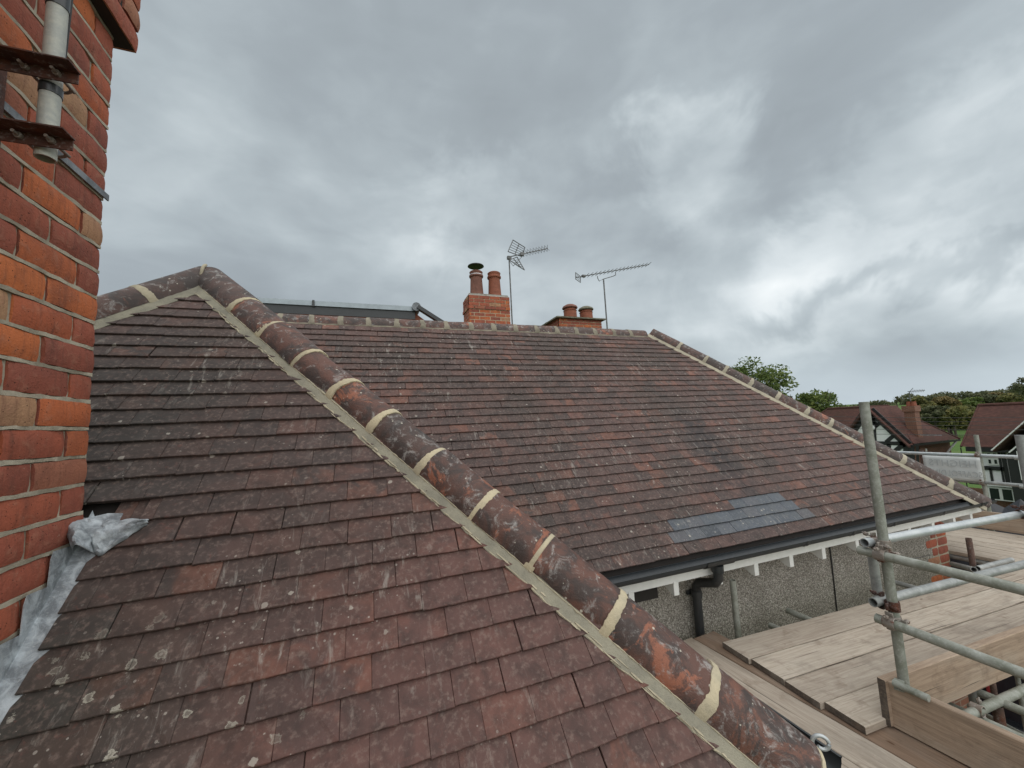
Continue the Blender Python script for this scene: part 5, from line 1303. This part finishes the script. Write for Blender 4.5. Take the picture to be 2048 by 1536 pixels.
def tree(cx_, cy_, D_, rw, rh_, label, mat='leaf_green', n=3500, leaf=.16, rs=0, group='trees beyond the house', cat='tree', clumps=18):
    c = ray(cx_, cy_) * D_; rr = random.Random(rs); W = rw * D_ / FPX * .86; Hh = rh_ * D_ / FPX; zg = terrain(c.x, c.y)
    r = empty('tree', (c.x, c.y, zg)); tag(r, label, cat, group)
    t_ = MB(); base = Vector((c.x, c.y, zg - .2)); cr0 = Vector((c.x, c.y, c.z - Hh * .6)); limb(t_, base, cr0, .28, .18, rr)
    for k in range(11):
        a = rr.uniform(0, 2 * PI); e = Vector((c.x + math.cos(a) * W * rr.uniform(.3, .75), c.y + math.sin(a) * W * rr.uniform(.3, .75), c.z + Hh * rr.uniform(-.3, .75))); limb(t_, cr0 + Vector((0, 0, rr.uniform(-.4, .4))), e, .09, .02, rr)
    o = t_.obj('trunk', 'bark', r, True); o.location = -r.location
    b = MB(); foliage(b, c, (W, W, Hh), n, leaf, rr, clumps=clumps); o = b.obj('crown', mat, r); o.location = -r.location
    return r
tree(1498, 775, 38, 82, 62, 'round crowned green tree directly behind the far hip of the roof', 'leaf_green', 7200, .17, 2, clumps=34)
tree(1634, 822, 40, 66, 54, 'broad leaning green tree between the hip and the tudor house', 'leaf_green', 6000, .17, 3, clumps=26)
tree(1573, 800, 44, 20, 16, 'small dark tree between the two larger trees', 'leaf_dark', 900, .17, 4, clumps=8)
tree(1682, 846, 46, 46, 36, 'olive bush like tree beside the left tudor roof', 'leaf_green', 3000, .17, 5, clumps=12)
tree(2052, 772, 62, 32, 26, 'thin leaved tree at the right edge rising over the hedgerow', 'leaf_dark', 1300, .22, 6, clumps=14)
tree(1792, 799, 190, 10, 9, 'lone tree on the skyline above the left tudor ridge', 'leaf_dark', 500, .55, 7, clumps=6)
# hedgerow of trees across the field
hr = random.Random(77); k = 0
spots = [(1845, 812, 100, 26, 26), (1868, 822, 92, 24, 24), (1890, 806, 104, 26, 22), (1905, 828, 90, 26, 26), (1928, 800, 110, 28, 20), (1935, 830, 92, 28, 26), (1965, 796, 112, 26, 20), (1995, 797, 112, 28, 20), (2025, 797, 108, 28, 22), (2060, 800, 105, 28, 24), (1858, 838, 98, 24, 12), (1900, 840, 98, 26, 12)]
desc = ['olive tree just right of the far chimney', 'green bushy tree below the skyline right of the far chimney', 'tall rusty green tree in the middle of the hedgerow', 'dark green tree low in the hedgerow above the meadow', 'tall hedgerow tree breaking the skyline above the meadow',
        'dark hedgerow tree beside the right tudor roof', 'amber tinged hedgerow tree behind the right tudor ridge end', 'brown tinged tree over the middle of the right tudor ridge', 'greenish brown tree over the right tudor roof near the picture edge', 'hedgerow tree at the picture edge under the thin leaved tree', 'low bush at the meadow edge beside the far chimney', 'low bush at the meadow edge in front of the hedgerow']
spots = [(a, b_ + (6 if b_ < 835 else 6), d, rw * 1.15, rh_ * .92) for a, b_, d, rw, rh_ in spots]
for (a, b_, d, rw, rh_), ds in zip(spots, desc):
    tree(a, b_, d, rw, rh_, ds, ('leaf_olive', 'leaf_dark', 'leaf_autumn', 'leaf_olive', 'leaf_green')[k % 5], 4600, .46, 90 + k, 'hedgerow trees', clumps=16); k += 1
# far-off wood along the skyline
b = MB(); rr = random.Random(5)
def skywood(px0, px1, py0, py1, d, h, n, rs):
    rr = random.Random(rs)
    for i in range(n):
        f_ = rr.random(); c = ray(px0 + (px1 - px0) * f_, py0 + (py1 - py0) * f_) * (d + rr.uniform(-12, 12)); hh = h * (1 + .5 * nz((f_ * 9, rs, 0)))
        p = Vector((c.x, c.y, terrain(c.x, c.y) + rr.random() ** 1.3 * hh * 1.6)); L = rr.uniform(.8, 1.8); a = Vector((rr.gauss(0, 1), rr.gauss(0, 1), rr.gauss(0, 1))).normalized(); t_ = a.cross(Vector((0, 0, 1)) if abs(a.z) < .9 else Vector((1, 0, 0))).normalized()
        b.add([p - a * L, p + t_ * L * .7, p + a * L, p - t_ * L * .7], [(0, 1, 2, 3)])
skywood(1800, 2120, 800, 785, 380, 5, 5200, 1); skywood(1655, 1790, 806, 800, 400, 1.5, 500, 2); skywood(1738, 1772, 800, 798, 390, 3.2, 500, 3); skywood(1400, 1660, 815, 806, 390, 2, 900, 4); skywood(2050, 2500, 800, 790, 380, 5, 2500, 6)
o = b.obj('distant_wood', 'leaf_dark'); tag(o, 'far off wood and hedges along the skyline', None, None, 'stuff')
b = MB(); rr = random.Random(6)
for i in range(5200):
    f_ = rr.random(); px_ = 1640 + 440 * f_; c = ray(px_, 860) * rr.uniform(112, 118); p = Vector((c.x, c.y, terrain(c.x, c.y) + rr.random() * 2.6 * (1 + .5 * nz((f_ * 14, 0, 0))))); L = rr.uniform(.25, .5); a = Vector((rr.gauss(0, 1), rr.gauss(0, 1), rr.gauss(0, 1))).normalized(); t_ = a.cross(Vector((.3, .2, 1))).normalized()
    b.add([p - a * L, p + t_ * L * .6, p + a * L, p - t_ * L * .6], [(0, 1, 2, 3)])
o = b.obj('hedge', 'leaf_olive'); tag(o, 'low field hedge under the hedgerow trees', None, None, 'stuff')
